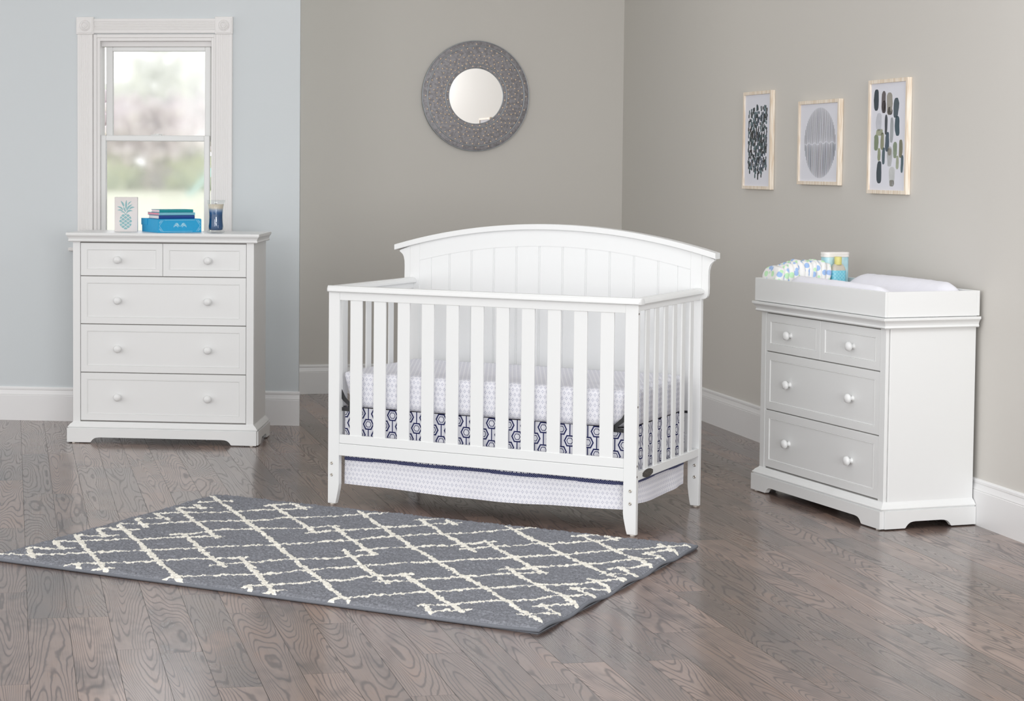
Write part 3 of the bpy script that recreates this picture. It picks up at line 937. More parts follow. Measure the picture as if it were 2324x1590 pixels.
# tongue-and-groove panel
bm = bmesh.new()
prof = [(RW - 0.002, 0.0), ]
gro = [0.1085] + [v for i in range(10) for v in (0.1996 + 0.1101 * i - 0.0033, 0.1996 + 0.1101 * i + 0.0033)] + [1.2775]
for g in gro:
    prof += [(g - 0.0016, 0.0), (g - 0.0009, 0.0024), (g + 0.0009, 0.0024), (g + 0.0016, 0.0)]
prof += [(CW - RW + 0.002, 0.0)]
xs_all = []
for (xa, da), (xb_, db) in zip(prof[:-1], prof[1:]):
    n = max(1, int((xb_ - xa) / 0.03))
    for k in range(n): xs_all.append((xa + (xb_ - xa) * k / n, da + (db - da) * k / n))
xs_all.append(prof[-1])
yf = CD + 0.003
strip = []
for x, d in xs_all:
    zt = arcz(R2, ZC2, x) + 0.004
    strip.append((bm.verts.new((x, yf + d, 0.30)), bm.verts.new((x, yf + d, zt)), bm.verts.new((x, yf + 0.014, zt)), bm.verts.new((x, yf + 0.014, 0.30))))
for A, B in zip(strip[:-1], strip[1:]):
    for i in range(4):
        j = (i + 1) % 4
        bm.faces.new((A[i], A[j], B[j], B[i]))
bm.faces.new(strip[0]); bm.faces.new(strip[-1][::-1])
cp('headboard_panel', bm)
cp('rear_rail', box_bm(RW, CW - RW, CD + 0.001, CD + 0.024, 0.2175, 0.305, bev=0.0015))
# arched cap
bm = bmesh.new(); N = 44
ca, cb = -0.0735, 1.4480
rings = []
for i in range(N + 1):
    x = ca + (cb - ca) * i / N
    z = arcz(R1, ZC1, x); nx = (x - XC) / R1; nz = math.sqrt(1 - nx * nx)
    t = 0.0245
    zb = z - t / nz
    y0, y1 = CD - 0.0165, CD + 0.046
    b = 0.0022
    rings.append([(x, y0 + b, zb), (x, y0, zb + b), (x, y0, z - b), (x, y0 + b, z), (x, y1 - b, z), (x, y1, z - b), (x, y1, zb + b), (x, y1 - b, zb)])
rings_loft(bm, rings)
cp('headboard_cap', bm, angle=0.5)
cb_pts = [(0.0, 0.886), (0.008, 0.8862), (0.0155, 0.888), (0.0215, 0.8925), (0.0262, 0.9), (0.0285, 0.910), (0.0290, 0.93), (0.0283, 0.985), (0.0293, 1.008), (0.0322, 1.026), (0.038, 1.0375), (0.046, 1.0445), (0.0545, 1.0485), (0.0545, 1.0555), (0.0, 1.0755)]
for xs in (0, 1):
    P = [((CW + x) if xs else -x, z) for x, z in cb_pts]
    # keep the top tucked under the arched cap
    P = [(x, min(z, arcz(R1, ZC1, x) - 0.0242)) for x, z in P]
    bm = bmesh.new(); prism(bm, P, 'y', CD + 0.001, CD + 0.024, 0.0012)
    cp('corbel', bm)
# nameplate on the end rail
bm = bmesh.new()
nc, nz_ = 0.1292, 0.2347
out = []
for k in range(25):
    t = -1 + 2 * k / 24; out.append((nc + 0.0565 * t, nz_ + 0.0168 * (1 - (abs(t) * 0.80) ** 2)))
for k in range(25):
    t = 1 - 2 * k / 24; out.append((nc + 0.0565 * t, nz_ - 0.0168 * (1 - (abs(t) * 0.80) ** 2)))
prism(bm, out, 'x', CW - 0.0012, CW + 0.0012, 0.0004)
npl = cp('nameplate', bm, BRONZE)
tag(npl, 'small dark bronze oval nameplate')
fc = bpy.data.curves.new('lettering', 'FONT'); fc.body = 'Child Craft'; fc.size = 0.019; fc.extrude = 0.0004; fc.align_x = 'CENTER'; fc.align_y = 'CENTER'
fo = bpy.data.objects.new('lettering_source', fc); COL.objects.link(fo)
bpy.context.view_layer.update()
fme = bpy.data.meshes.new_from_object(fo.evaluated_get(bpy.context.evaluated_depsgraph_get()))
bpy.data.objects.remove(fo)
fme.materials.clear(); fme.materials.append(BRONZE2)
lt = bpy.data.objects.new('lettering', fme); link(lt, npl)
lt.matrix_local = Matrix.Translation((CW + 0.0012, nc, nz_)) @ Matrix(((0, 0, 1, 0), (1, 0, 0, 0), (0, 1, 0, 0), (0, 0, 0, 1)))
# black mattress-support irons
for xs in (0, 1):
    f = (lambda x: CW - x) if xs else (lambda x: x)
    bar = [(0.035, 0.512), (0.046, 0.5055), (0.0705, 0.4585), (0.0985, 0.4345), (0.1085, 0.4255), (0.1085, 0.4015), (0.054, 0.4015), (0.054, 0.4165), (0.088, 0.4185), (0.088, 0.4245), (0.058, 0.4465), (0.036, 0.474)]
    bm = bmesh.new(); prism(bm, [(f(x), z) for x, z in bar], 'y', 0.0225, 0.0262, 0.0006)
    cp('support_iron', bm, BLACKM)
bm = bmesh.new(); ring_b = 0.405
bx(bm, 0.03, CW - 0.03, 0.078, 0.090, ring_b, ring_b + 0.010, 0.001); bx(bm, 0.03, CW - 0.03, CD - 0.05, CD - 0.038, ring_b, ring_b + 0.010, 0.001)
bx(bm, 0.075, 0.087, 0.090, CD - 0.05, ring_b, ring_b + 0.010, 0.001); bx(bm, CW - 0.087, CW - 0.075, 0.090, CD - 0.05, ring_b, ring_b + 0.010, 0.001)
for i in range(1, 14): tube(bm, [(CW * i / 14, 0.082, ring_b + 0.005), (CW * i / 14, CD - 0.045, ring_b + 0.005)], 0.002, 6)
cp('mattress_support', bm, BLACKM)

# ------------------------------------------------------------------ mattress in its fitted sheet
def matt_bm():
    bm = bmesh.new()
    x0, x1, y0, y1, z0, z1 = 0.036, CW - 0.036, 0.034, CD - 0.032, 0.4165, 0.5655
    nx, ny_, nz = 66, 36, 8
    r = 0.022
    lay = bm.loops.layers.uv.verify()
    def rounded(p):
        c = Vector((min(max(p[0], x0 + r), x1 - r), min(max(p[1], y0 + r), y1 - r), min(max(p[2], z0 + r), z1 - r)))
        d = Vector(p) - c
        q = c + d.normalized() * r if d.length > 1e-9 else Vector(p)
        # fitted-sheet corners draw in towards the bottom
        ex = min(q.x - x0, x1 - q.x); ey = min(q.y - y0, y1 - q.y)
        low = 1 - (q.z - z0) / (z1 - z0)
        k = max(0, 1 - ex / 0.10)
        k2 = max(0, 1 - ey / 0.09)
        if k > 0 and k2 > 0:
            s = k * k2 * (0.15 + 0.85 * low)
            q.x += (1 if q.x < CW / 2 else -1) * 0.058 * s
            q.y += (1 if q.y < CD / 2 else -1) * 0.020 * s
        w = mnoise.noise(Vector((q.x * 7, q.y * 7, q.z * 5)))
        q.z += 0.0025 * w
        # gathered hem at the bottom edge
        if low > 0.85:
            g = (low - 0.85) / 0.15
            q.y += 0.004 * g * mnoise.noise(Vector((q.x * 45, 1.0, q.y * 45))) + (0.004 * g if q.y < CD / 2 else -0.004 * g)
        return q
    def face(n1, n2, P, U):
        V = [[bm.verts.new(rounded(P(i / n1, j / n2))) for j in range(n2 + 1)] for i in range(n1 + 1)]
        for i in range(n1):
            for j in range(n2):
                f = bm.faces.new((V[i][j], V[i + 1][j], V[i + 1][j + 1], V[i][j + 1])); f.smooth = True
                for lp, (a, b) in zip(f.loops, ((i, j), (i + 1, j), (i + 1, j + 1), (i, j + 1))):
                    lp[lay].uv = U(a / n1, b / n2)
    L = lambda a, b, t: a + (b - a) * t
    # sample more densely near the rounded edges
    def ease(t): return t
    W_, D_, H_ = x1 - x0, y1 - y0, z1 - z0
    face(nx, nz, lambda u, v: (L(x0, x1, u), y0, L(z0, z1, v)), lambda u, v: (u * W_, v * H_))
    face(nx, nz, lambda u, v: (L(x0, x1, u), y1, L(z0, z1, v)), lambda u, v: (u * W_, v * H_))
    face(ny_, nz, lambda u, v: (x0, L(y0, y1, u), L(z0, z1, v)), lambda u, v: (u * D_, v * H_))
    face(ny_, nz, lambda u, v: (x1, L(y0, y1, u), L(z0, z1, v)), lambda u, v: (W_ + u * D_, v * H_))
    face(nx, ny_, lambda u, v: (L(x0, x1, u), L(y0, y1, v), z1), lambda u, v: (u * W_, H_ + v * D_))
    face(nx, ny_, lambda u, v: (L(x0, x1, u), L(y0, y1, v), z0), lambda u, v: (u * W_, v * D_))
    bmesh.ops.remove_doubles(bm, verts=bm.verts, dist=0.0002)
    return bm
mt = obj('crib_mattress', matt_bm(), DIAM, M=M_CRIB)
tag(mt, 'crib mattress in a white fitted sheet printed with tiny grey lozenges', 'mattress')

# ------------------------------------------------------------------ crib skirt
sk = thing('crib_skirt', M_CRIB @ Matrix.Translation((CW / 2, CD / 2, 0.08)), 'crib skirt of navy hexagon print with a lozenge-print hem, hanging below the mattress', 'bed skirt')
IS = Matrix.Translation((-CW / 2, -CD / 2, -0.08))
def skirt_panel(P, length, zt, zb, mat, name, n, zf=lambda t: 0.0, amp=0.004, seed=0.0, off=0.0, u0=0.0):
    """P(s, outward) maps run distance to plan xy"""
    bm = bmesh.new()
    def f(u, v):
        s = u * length
        z = zb + (zt - zb) * v + zf(u) * (1 - v)
        w = amp * (1.15 - v) * (mnoise.noise(Vector((s * 9 + seed, z * 2, seed))) + 0.6 * math.sin(s * 17 + seed))
        x, y = P(s, off + w)
        return (x, y, z)
    grid(bm, n, 8, f, uv=lambda u, v: (u0 + u * length, zb + (zt - zb) * v))
    return obj(name, bm, mat, sk, IS, smooth=True)
YF, XL, XR, YR = 0.056, 0.052, CW - 0.052, CD - 0.045
Pf = lambda s, o: (XL + s, YF - o)
Pr = lambda s, o: (XR + o, YF + s)
Pl = lambda s, o: (XL - o, YF + s)
Pb = lambda s, o: (XL + s, YR + o)
Lf, Ls = XR - XL, YR - YF
wf = lambda u: 0.012 * (abs(u - 0.45) * 2) ** 2.2 + 0.003 * math.sin(u * 9)
ws = lambda u: 0.006 * math.sin(u * 7 + 1)
for P, L_, n, zbot, wv, sd in ((Pf, Lf, 130, 0.076, wf, 1.0), (Pr, Ls, 70, 0.098, ws, 5.0), (Pl, Ls, 70, 0.098, ws, 9.0), (Pb, Lf, 100, 0.098, wf, 13.0)):
    u0 = XL if P in (Pf, Pb) else 0.31
    skirt_panel(P, L_, 0.4145, 0.200, HEXF, 'hexagon_panel', n, seed=sd, amp=0.0032 if P in (Pf, Pb) else 0.010, u0=u0)
    skirt_panel(P, L_, 0.202, 0.1875, DOTS, 'dotted_trim', n, seed=sd, off=0.0012, u0=u0)
    skirt_panel(P, L_, 0.189, zbot, DIAM, 'lozenge_hem', n, zf=wv, seed=sd, amp=0.005 if P in (Pf, Pb) else 0.007, off=0.0004, u0=u0)
# ------------------------------------------------------------------ things on the chest of drawers
ZT = 1.0873
BLOCKW = simple('distressed_white_wood', srgb(226, 220, 218), 0.7, bump=0.2, bscale=90, vary=0.05, vscale=25)
TEAL = simple('teal_paint', srgb(142, 184, 188), 0.7)
blk = thing('wooden_block_sign', M_CHEST @ Matrix.Translation((0.2560, 0.225, ZT)) @ Matrix.Rotation(math.radians(9), 4, 'Z'), 'white wooden block sign painted with a teal pineapple', 'sign')
obj('block', box_bm(-0.0605, 0.0605, 0, 0.042, 0, 0.180, bev=0.0012), BLOCKW, blk)
# painted pineapple, coordinates in the sign's face (zoom pixels of the artwork / scale)
S_ = 0.121 / 895.0
def fp(x, y): return ((x - 627) * S_, (1478 - y) * S_ * 0.985 + 0.002)
bm = bmesh.new()
def poly(bm, pts, y=-0.0003, t=0.0006):
    prism(bm, pts, 'y', y, y + t)
def leaf(p0, p1, bow, wid):
    """leaf from root p0 to tip p1"""
    a, b = Vector(fp(*p0)), Vector(fp(*p1)); d = b - a; n = Vector((-d.y, d.x)).normalized()
    L, Rr = [], []
    for k in range(13):
        t = k / 12
        c = a + d * t + n * (bow * S_ * math.sin(PI * t))
        w = wid * S_ * (math.sin(PI * min(1, t * 0.92 + 0.08)) ** 0.8) * (1 - t * 0.25)
        L.append((c + n * w)); Rr.append((c - n * w))
    return [(q.x, q.y) for q in L] + [(q.x, q.y) for q in Rr[::-1]]
for p0, p1, bow, wid in (((628, 600), (642, 248), 4, 42), ((545, 510), (425, 285), -14, 40), ((705, 450), (845, 305), 24, 26), ((648, 668), (872, 425), 34, 42), ((755, 610), (965, 538), 30, 36),
                         ((640, 765), (890, 685), 52, 40), ((612, 720), (525, 515), 0, 34), ((515, 640), (285, 512), -30, 34), ((505, 690), (290, 660), -28, 30), ((590, 765), (415, 722), -22, 24)):
    poly(bm, leaf(p0, p1, bow, wid))
obj('pineapple_leaves', bm, TEAL, blk)
bm = bmesh.new()
cx, cy, rx, ry = 611, 1098, 243, 312
step = 118.0
def clip_ellipse(pts):
    out = []
    for x, y in pts:
        dx, dy = (x - cx) / rx, (y - cy) / ry; r = math.hypot(dx, dy)
        if r > 1: x, y = cx + dx / r * rx, cy + dy / r * ry
        out.append((x, y))
    return out
for i in range(-9, 10):
    for j in range(-9, 10):
        if (i + j) % 2: continue
        x0, y0 = cx + i * step * 0.82, cy - 12 + j * step * 0.62
        if ((x0 - cx) / rx) ** 2 + ((y0 - cy) / ry) ** 2 > 1.18: continue
        a, b = 80, 60
        P = []
        for s in range(4):
            c0 = [(a, 0), (0, b), (-a, 0), (0, -b)][s]; c1 = [(a, 0), (0, b), (-a, 0), (0, -b)][(s + 1) % 4]
            for k in range(4): P.append((x0 + c0[0] + (c1[0] - c0[0]) * k / 4, y0 + c0[1] + (c1[1] - c0[1]) * k / 4))
        P = clip_ellipse(P)
        Q = [fp(*p) for p in P]
        ar = sum(Q[k][0] * Q[(k + 1) % 16][1] - Q[(k + 1) % 16][0] * Q[k][1] for k in range(16))
        if abs(ar) < 2e-6: continue
        V1 = []
        for q in Q:
            if not V1 or (abs(q[0] - V1[-1][0]) + abs(q[1] - V1[-1][1])) > 1e-5: V1.append(q)
        if len(V1) > 2: poly(bm, V1)
obj('pineapple_fruit', bm, TEAL, blk)

# bright blue keepsake box
BOXB = simple('bright_blue_card', srgb(28, 158, 208), 0.55, vary=0.06, vscale=60)
BOXE = simple('blue_card_edge', srgb(20, 128, 180), 0.6)
SILV = simple('pale_print', srgb(176, 222, 236), 0.5)
TH = math.radians(33)
BX = M_CHEST @ Matrix.Translation((0.4560, 0.085, ZT)) @ Matrix.Rotation(TH, 4, 'Z')
kb = thing('keepsake_box', BX, 'bright blue lidded box printed with pale fern sprigs under the three books', 'box')
bw, bd, bh = 0.242, 0.232, 0.0700
bm = bmesh.new(); bx(bm, 0, bw, 0, bd, 0, bh - 0.0015, 0.0008); obj('body', bm, BOXB, kb)
bm = bmesh.new(); bx(bm, -0.0012, bw + 0.0012, 0.012, bd + 0.004, bh - 0.0015, bh + 0.0005, 0.0006); bx(bm, -0.0030, -0.0003, 0.150, bd + 0.004, bh - 0.034, bh + 0.0003, 0.0004)
bx(bm, 0.0, bw, bd, bd + 0.004, bh - 0.034, bh, 0.0004)
obj('lid', bm, BOXB, kb)
bm = bmesh.new()
def strip(bm, pts, w, y=-0.0004):
    for (x0, z0), (x1, z1) in zip(pts[:-1], pts[1:]):
        dx, dz = x1 - x0, z1 - z0; l = math.hypot(dx, dz)
        if l < 1e-6: continue
        nx, nz = -dz / l * w / 2, dx / l * w / 2
        prism(bm, [(x0 + nx, z0 + nz), (x1 + nx, z1 + nz), (x1 - nx, z1 - nz), (x0 - nx, z0 - nz)], 'y', y, y + 0.0008)
mcx, mcz = bw * 0.505, bh * 0.47
for sx in (-1, 1):
    st = [(mcx + sx * (0.003 + 0.030 * t), mcz + 0.0015 + 0.010 * math.sin(t * PI * 0.9) - 0.006 * t) for t in [k / 8 for k in range(9)]]
    strip(bm, st, 0.0016)
    for k in range(1, 9):
        x, z = st[k]
        for sz, ln in ((1, 0.014 - 0.0012 * k), (-1, 0.013 - 0.0010 * k)):
            strip(bm, [(x, z), (x + sx * ln * 0.55, z + sz * ln * 0.85)], 0.0020)
strip(bm, [(mcx - 0.004, mcz + 0.001), (mcx, mcz - 0.002), (mcx + 0.004, mcz + 0.001)], 0.0012)
for sx, ex in ((1, 0.006), (-1, bw - 0.006)):
    for k, (fz, sgn) in enumerate(((bh - 0.006, -1), (0.006, 1))):
        for a in range(7):
            an = math.radians(4 + a * 13)
            r0, r1 = 0.008, 0.019 - 0.004 * (a % 2)
            strip(bm, [(ex + sx * r0 * math.cos(an), fz + sgn * r0 * math.sin(an)), (ex + sx * r1 * math.cos(an), fz + sgn * r1 * math.sin(an))], 0.0009)
    strip(bm, [(ex + sx * 0.024, bh - 0.005), (ex + sx * 0.001, bh * 0.5), (ex + sx * 0.024, 0.005)], 0.0010)
strip(bm, [(0.036, bh - 0.0055), (bw - 0.036, bh - 0.0055)], 0.0012)
strip(bm, [(0.024, 0.0058), (bw - 0.05, 0.0058)], 0.0012)
obj('printed_fern', bm, SILV, kb)

# three slim books on the box
def book(z, h, w, d, x, y, cov, pages, label, ang=0.0):
    t = thing('book', BX @ Matrix.Translation((x, y, bh + 0.0008 + z)) @ Matrix.Rotation(ang, 4, 'Z'), label, 'book', 'slim books stacked on the blue box')
    bm = bmesh.new()
    c = 0.0016
    bx(bm, 0, w, 0.0, d, 0, c, 0.0004); bx(bm, 0, w, 0.0, d, h - c, h, 0.0004)
    pr = [(0.0, 0.0), (h, 0.0)]
    rings_loft(bm, [[(xx, 0.004, 0.0), (xx, 0.0012, 0.0006), (xx, -0.0012, h * 0.3), (xx, -0.0012, h * 0.7), (xx, 0.0012, h - 0.0006), (xx, 0.004, h), (xx, 0.0045, h * 0.5)] for xx in (0.0, w)])
    obj('cover', bm, cov, t, angle=0.6)
    bm = bmesh.new(); bx(bm, 0.0022, w - 0.0022, 0.0035, d - 0.003, c, h - c, 0)
    obj('page_block', bm, pages, t)
    return t
PGW = simple('white_pages', srgb(232, 228, 226), 0.85); PGP = simple('pink_edged_pages', srgb(234, 212, 222), 0.85); PGR = simple('rose_pages', srgb(226, 150, 168), 0.8, vary=0.08, vscale=90)
book(0, 0.0182, 0.199, 0.152, 0.014, 0.022, simple('navy_cover', srgb(20, 66, 138), 0.5), PGW, 'navy blue book with white pages, lowest of the three on the box')
book(0.0187, 0.0138, 0.198, 0.176, 0.016, 0.020, simple('pale_blue_cover', srgb(122, 188, 206), 0.55), PGR, 'pale blue book with rose pink page edges, middle of the three')
book(0.0330, 0.0150, 0.187, 0.122, 0.017, 0.021, simple('teal_cover', srgb(0, 142, 152), 0.5), PGP, 'teal book with pale pink page edges, top of the stack of three')

# candle in an hourglass jar
cd = thing('candle', M_CHEST @ Matrix.Translation((0.7270, 0.262, ZT)), 'candle in a glass jar, cream wax fading to deep blue', 'candle')
prof_o = [(0.0445, 0.0), (0.0465, 0.0025), (0.0465, 0.0065), (0.0440, 0.0130), (0.0415, 0.030), (0.0392, 0.052), (0.0380, 0.075), (0.0385, 0.098), (0.0408, 0.122), (0.0445, 0.147), (0.0488, 0.1668)]
def off(pr, d): return [(r - d, z) for r, z in pr]
inner = [(0.0362, 0.0140), (0.0385, 0.030), (0.0362, 0.052), (0.0350, 0.075), (0.0355, 0.098), (0.0378, 0.122), (0.0418, 0.147), (0.0466, 0.1668)]
JAR = thin_glass('clear_jar_glass', (0.965, 0.975, 0.975, 1))
bm = bmesh.new(); lathe(bm, [(0, 0.0)] + prof_o + [(0.0478, 0.1678)] + inner[::-1] + [(0.030, 0.0100), (0, 0.0090)], seg=40)
obj('jar', bm, JAR, cd, smooth=True)
def wax_mat():
    m, nt, p = new_mat('cream_to_blue_wax'); p.inputs['Roughness'].default_value = 0.25
    x, y, z, tc = coords(nt, 'Object')
    n = noise(nt, combine(nt, x * 40, y * 40, z * 20), 1.0, 2.0)
    r = nt.nodes.new('ShaderNodeValToRGB'); e = r.color_ramp.elements
    e[0].position = 0.60; e[0].color = srgb(20, 74, 124)
    e[1].position = 0.86; e[1].color = srgb(226, 214, 196)
    q = e.new(0.70); q.color = srgb(44, 96, 150)
    q = e.new(0.78); q.color = srgb(150, 170, 200)
    f = (z / 0.147) + (n - 0.5) * 0.03
    nt.links.new(f.o, r.inputs[0]); nt.links.new(r.outputs[0], p.inputs['Base Color'])
    return m
bm = bmesh.new(); lathe(bm, [(0, 0.0098), (0.028, 0.0106)] + [(r - 0.0002, z) for r, z in inner[:-2]] + [(0.0416, 0.1455), (0.040, 0.1462), (0, 0.1455)], seg=36)
obj('wax', bm, wax_mat(), cd, smooth=True)
bm = bmesh.new(); tube(bm, [(0, 0, 0.1445), (0.0006, 0, 0.150), (0.0012, 0.0004, 0.1545)], 0.0011, 8)
obj('wick', bm, simple('charred_wick', (0.03, 0.025, 0.02, 1), 0.9), cd)

# ------------------------------------------------------------------ round studded mirror on the back wall
def zinc_mat():
    m, nt, p = new_mat('mottled_zinc')
    x, y, z, tc = coords(nt, 'Object')
    n = noise(nt, combine(nt, x * 55, y * 55, z * 55), 1.0, 5.0, 0.7)
    n2 = noise(nt, combine(nt, x * 190, y * 190, z * 190), 1.0, 3.0, 0.7)
    c = mixrgb(nt, n.smooth(0.36, 0.62), srgb(124, 121, 124), srgb(154, 152, 156))
    c = mixrgb(nt, n2.smooth(0.60, 0.72) * 0.5, c, srgb(92, 86, 86))
    nt.links.new(c, p.inputs['Base Color']); p.inputs['Metallic'].default_value = 0.25; p.inputs['Roughness'].default_value = 0.48
    return m
ZINC = zinc_mat()
ZRIM = simple('zinc_rim', srgb(170, 176, 182), 0.35, metal=0.5)
GOLD = simple('pale_gold_stud', srgb(252, 226, 196), 0.30, metal=0.35)
MIRG = simple('mirror_glass', (0.95, 0.935, 0.92, 1), 0.015, metal=1.0)
mirror = thing('wall_mirror', M_BACK @ Matrix.Translation((0.8845, 0, 1.8815)), 'round mirror in a wide mottled grey metal frame dotted with gold studs', 'mirror')
MR = Matrix.Rotation(PI / 2, 4, 'X')       # lathe axis -> out of the wall (-y)
k = 0.3475 / 0.3465
def mz(r):   # frame face height over the wall
    return 0.036 - 0.008 * ((r - 0.19) / 0.15) ** 2
bm = bmesh.new()
pf = [(0.172, 0.012), (0.176, 0.031), (0.180, mz(0.180)), (0.188, mz(0.188)), (0.1962, mz(0.196)), (0.2035, mz(0.2035))]
pf += [(r, mz(r)) for r in (0.225, 0.25, 0.275, 0.30, 0.3120, 0.3190, 0.330, 0.341)] + [(0.3462, 0.0265), (0.3490, 0.0240), (0.3495, 0.008), (0.346, 0.004), (0.172, 0.004)]
lathe(bm, pf, MR, 96, closed=True)
obj('frame', bm, ZINC, mirror, angle=0.7)
for r in (0.1997, 0.3155):
    bm = bmesh.new(); lathe(bm, [(r - 0.0035, mz(r) - 0.001), (r - 0.002, mz(r) + 0.0024), (r, mz(r) + 0.0034), (r + 0.002, mz(r) + 0.0024), (r + 0.0035, mz(r) - 0.001)], MR, 96, closed=True)
    obj('raised_ring', bm, ZRIM, mirror, smooth=True)
bm = bmesh.new(); lathe(bm, [(0.3450, 0.0255), (0.3465, 0.0285), (0.3490, 0.0280), (0.3505, 0.0250), (0.3500, 0.021), (0.3465, 0.022)], MR, 96, closed=True)
obj('raised_ring', bm, ZRIM, mirror, smooth=True)
bm = bmesh.new(); lathe(bm, [(0.1745, 0.028), (0.1755, 0.0335), (0.1775, 0.0345), (0.1795, 0.033), (0.1795, 0.028)], MR, 96, closed=True)
obj('raised_ring', bm, ZRIM, mirror, smooth=True)
MTILT = Matrix.Rotation(math.radians(-1.2), 4, 'Z')
bm = bmesh.new(); lathe(bm, [(0, 0.024), (0.1775, 0.024), (0.1775, 0.020), (0, 0.020)], MR, 96)
mg = obj('mirror_glass', bm, MIRG, mirror)
mg.matrix_local = MTILT
def stud_bm(places, bm=None):
    bm = bm or bmesh.new()
    for r, a in places:
        c = Vector((r * math.cos(a), -mz(r), r * math.sin(a)))
        lathe(bm, [(0.0046, -0.0005), (0.0044, 0.0014), (0.0032, 0.0030), (0.0015, 0.0038), (0, 0.0040)], Matrix.Translation(c) @ MR, 10)
    return bm
singles = [(0.3275, 24, 0.0), (0.188, 24, 0.13), (0.278, 24, 0.13), (0.2327, 24, 0.0)]
sm = stud_bm([(0.0, 0.0)])
for n, (R_, cnt, ph) in enumerate(singles):
    for i in range(cnt):
        a = 2 * PI * i / cnt + ph
        if n == 0 and i == 0:
            s0 = obj('stud', stud_bm([(R_, a)]), GOLD, mirror, smooth=True)
        else:
            obj('stud', stud_bm([(R_, a)]), GOLD, mirror, smooth=True)
sm.free()
rest = [(R_, 2 * PI * i / 48 + ph) for R_, ph in ((0.3026, 0.065), (0.2560, 0.065), (0.2116, 0.065)) for i in range(48)]
so = obj('stud', stud_bm(rest), GOLD, mirror, smooth=True); so['kind'] = 'stuff'

# ------------------------------------------------------------------ three framed prints on the right wall
PINE = wood_mat('pale_ash_wood', srgb(226, 208, 186), srgb(244, 234, 220), 2, 1.0, 0.55)
PAPER = simple('print_paper', srgb(226, 227, 236), 0.8)
def pic(x0, x1, z0, z1, label):
    t = thing('picture_frame', M_RIGHT @ Matrix.Translation(((x0 + x1) / 2, 0, (z0 + z1) / 2)), label, 'picture', 'framed prints on the right wall')
    w, h = x1 - x0, z1 - z0
    hw, hh = w / 2, h / 2; m = 0.0165; d0, d1 = -0.0232, -0.001
    for pts in ([(-hw, -hh), (-hw + m, -hh + m), (-hw + m, hh - m), (-hw, hh)], [(hw, -hh), (hw, hh), (hw - m, hh - m), (hw - m, -hh + m)],
                [(-hw, hh), (-hw + m, hh - m), (hw - m, hh - m), (hw, hh)], [(-hw, -hh), (hw, -hh), (hw - m, -hh + m), (-hw + m, -hh + m)]):
        bm = bmesh.new(); prism(bm, pts, 'y', d0, d1, 0.0006)
        obj('frame_side', bm, PINE, t)
    bm = bmesh.new(); bx(bm, -hw + m - 0.002, hw - m + 0.002, -0.0150, -0.004, -hh + m - 0.002, hh - m + 0.002, 0)
    obj('print', bm, PAPER, t)
    return t, hw - m, hh - m
inkc = {}
def ink(c):
    if c not in inkc: inkc[c] = simple('ink_%d' % (len(inkc) + 1), srgb(*c), 0.8, vary=0.22, vscale=22)
    return inkc[c]
def strokes(t, W2, H2, items, name='ink_strokes', wob=0.12, y=-0.0153):
    """items: (s, t, w, h, tilt, colour) in print fractions, s right, t down"""
    cols = sorted(set(it[5] for it in items)); bm = bmesh.new(); rnd = random.Random(5)
    for s, tt, w, h, tl, c in items:
        cx_, cz_ = -W2 + s * 1.90 * W2, H2 - tt * 2 * H2
        ww, hh_ = w * W2, h * H2
        P = []
        n = 18; ph = rnd.uniform(0, 6)
        for k in range(n):
            a = 2 * PI * k / n
            px = abs(math.cos(a)) ** 0.55 * (1 if math.cos(a) >= 0 else -1) * ww
            pz = abs(math.sin(a)) ** 0.75 * (1 if math.sin(a) >= 0 else -1) * hh_
            f = 1 + wob * math.sin(3 * a + ph) * 0.5 + rnd.uniform(-wob, wob) * 0.5
            px *= f
            P.append((cx_ + px + tl * pz * 0.2, cz_ + pz))
        prism(bm, P, 'y', y, y + 0.0006, mi=cols.index(c))
    return obj(name, bm, [ink(c) for c in cols], t)
# print 1: a thicket of short dark dashes
t1, w1, h1 = pic(2.134, 2.520, 1.327, 1.8400, 'tall print of many small dark teal dashes, leftmost frame on the right wall')
rnd = random.Random(11); it = []
for col in range(17):
    s = 0.16 + 0.72 * col / 16
    n = 25
    top = 0.12 + 0.09 * rnd.random() + (0.03 if col < 3 else 0); bot = 0.93 - 0.10 * rnd.random() - (0.06 if col > 12 or col < 2 else 0)
    tt = top
    while tt < bot:
        h = rnd.uniform(0.028, 0.048)
        if rnd.random() < 0.82:
            dk = rnd.choice([(58, 62, 64), (70, 78, 80), (86, 104, 108), (62, 72, 76), (104, 124, 130), (72, 70, 68), (88, 98, 112)])
            it.append((s + rnd.uniform(-0.014, 0.014), tt, rnd.uniform(0.038, 0.052), h * 1.05, rnd.uniform(-0.2, 0.3), dk))
        tt += h * rnd.uniform(0.80, 1.05)
strokes(t1, w1, h1, it, wob=0.1)
# print 2: an egg of fine vertical lines broken across the middle
t2, w2, h2 = pic(2.868, 3.351, 1.3594, 1.7690, 'middle framed print, an egg shape of fine vertical grey lines')
rnd = random.Random(4); it = []
for i in range(38):
    s = 0.115 + 0.86 * (i + 0.5) / 38
    x = (s - 0.545) / 0.43
    hh = 0.455 * math.sqrt(max(0, 1 - x * x))
    mid = 0.505 + 0.012 * math.sin(i * 0.9) + (0.01 if i < 18 else -0.004)
    up = rnd.choice([(78, 78, 82), (104, 102, 104), (88, 96, 104), (66, 64, 66)]); lo_ = rnd.choice([(104, 112, 124), (122, 134, 146), (140, 138, 140), (88, 92, 100), (112, 104, 106)])
    th_ = rnd.uniform(0.0058, 0.0088)
    it.append((s, (0.505 - hh + mid) / 2, th_, (mid - 0.505 + hh), rnd.uniform(-0.008, 0.008), up))
    it.append((s + 0.006, (mid + 0.003 + 0.505 + hh) / 2, th_ * 1.5, (0.505 + hh - mid - 0.003), rnd.uniform(-0.008, 0.008), lo_))
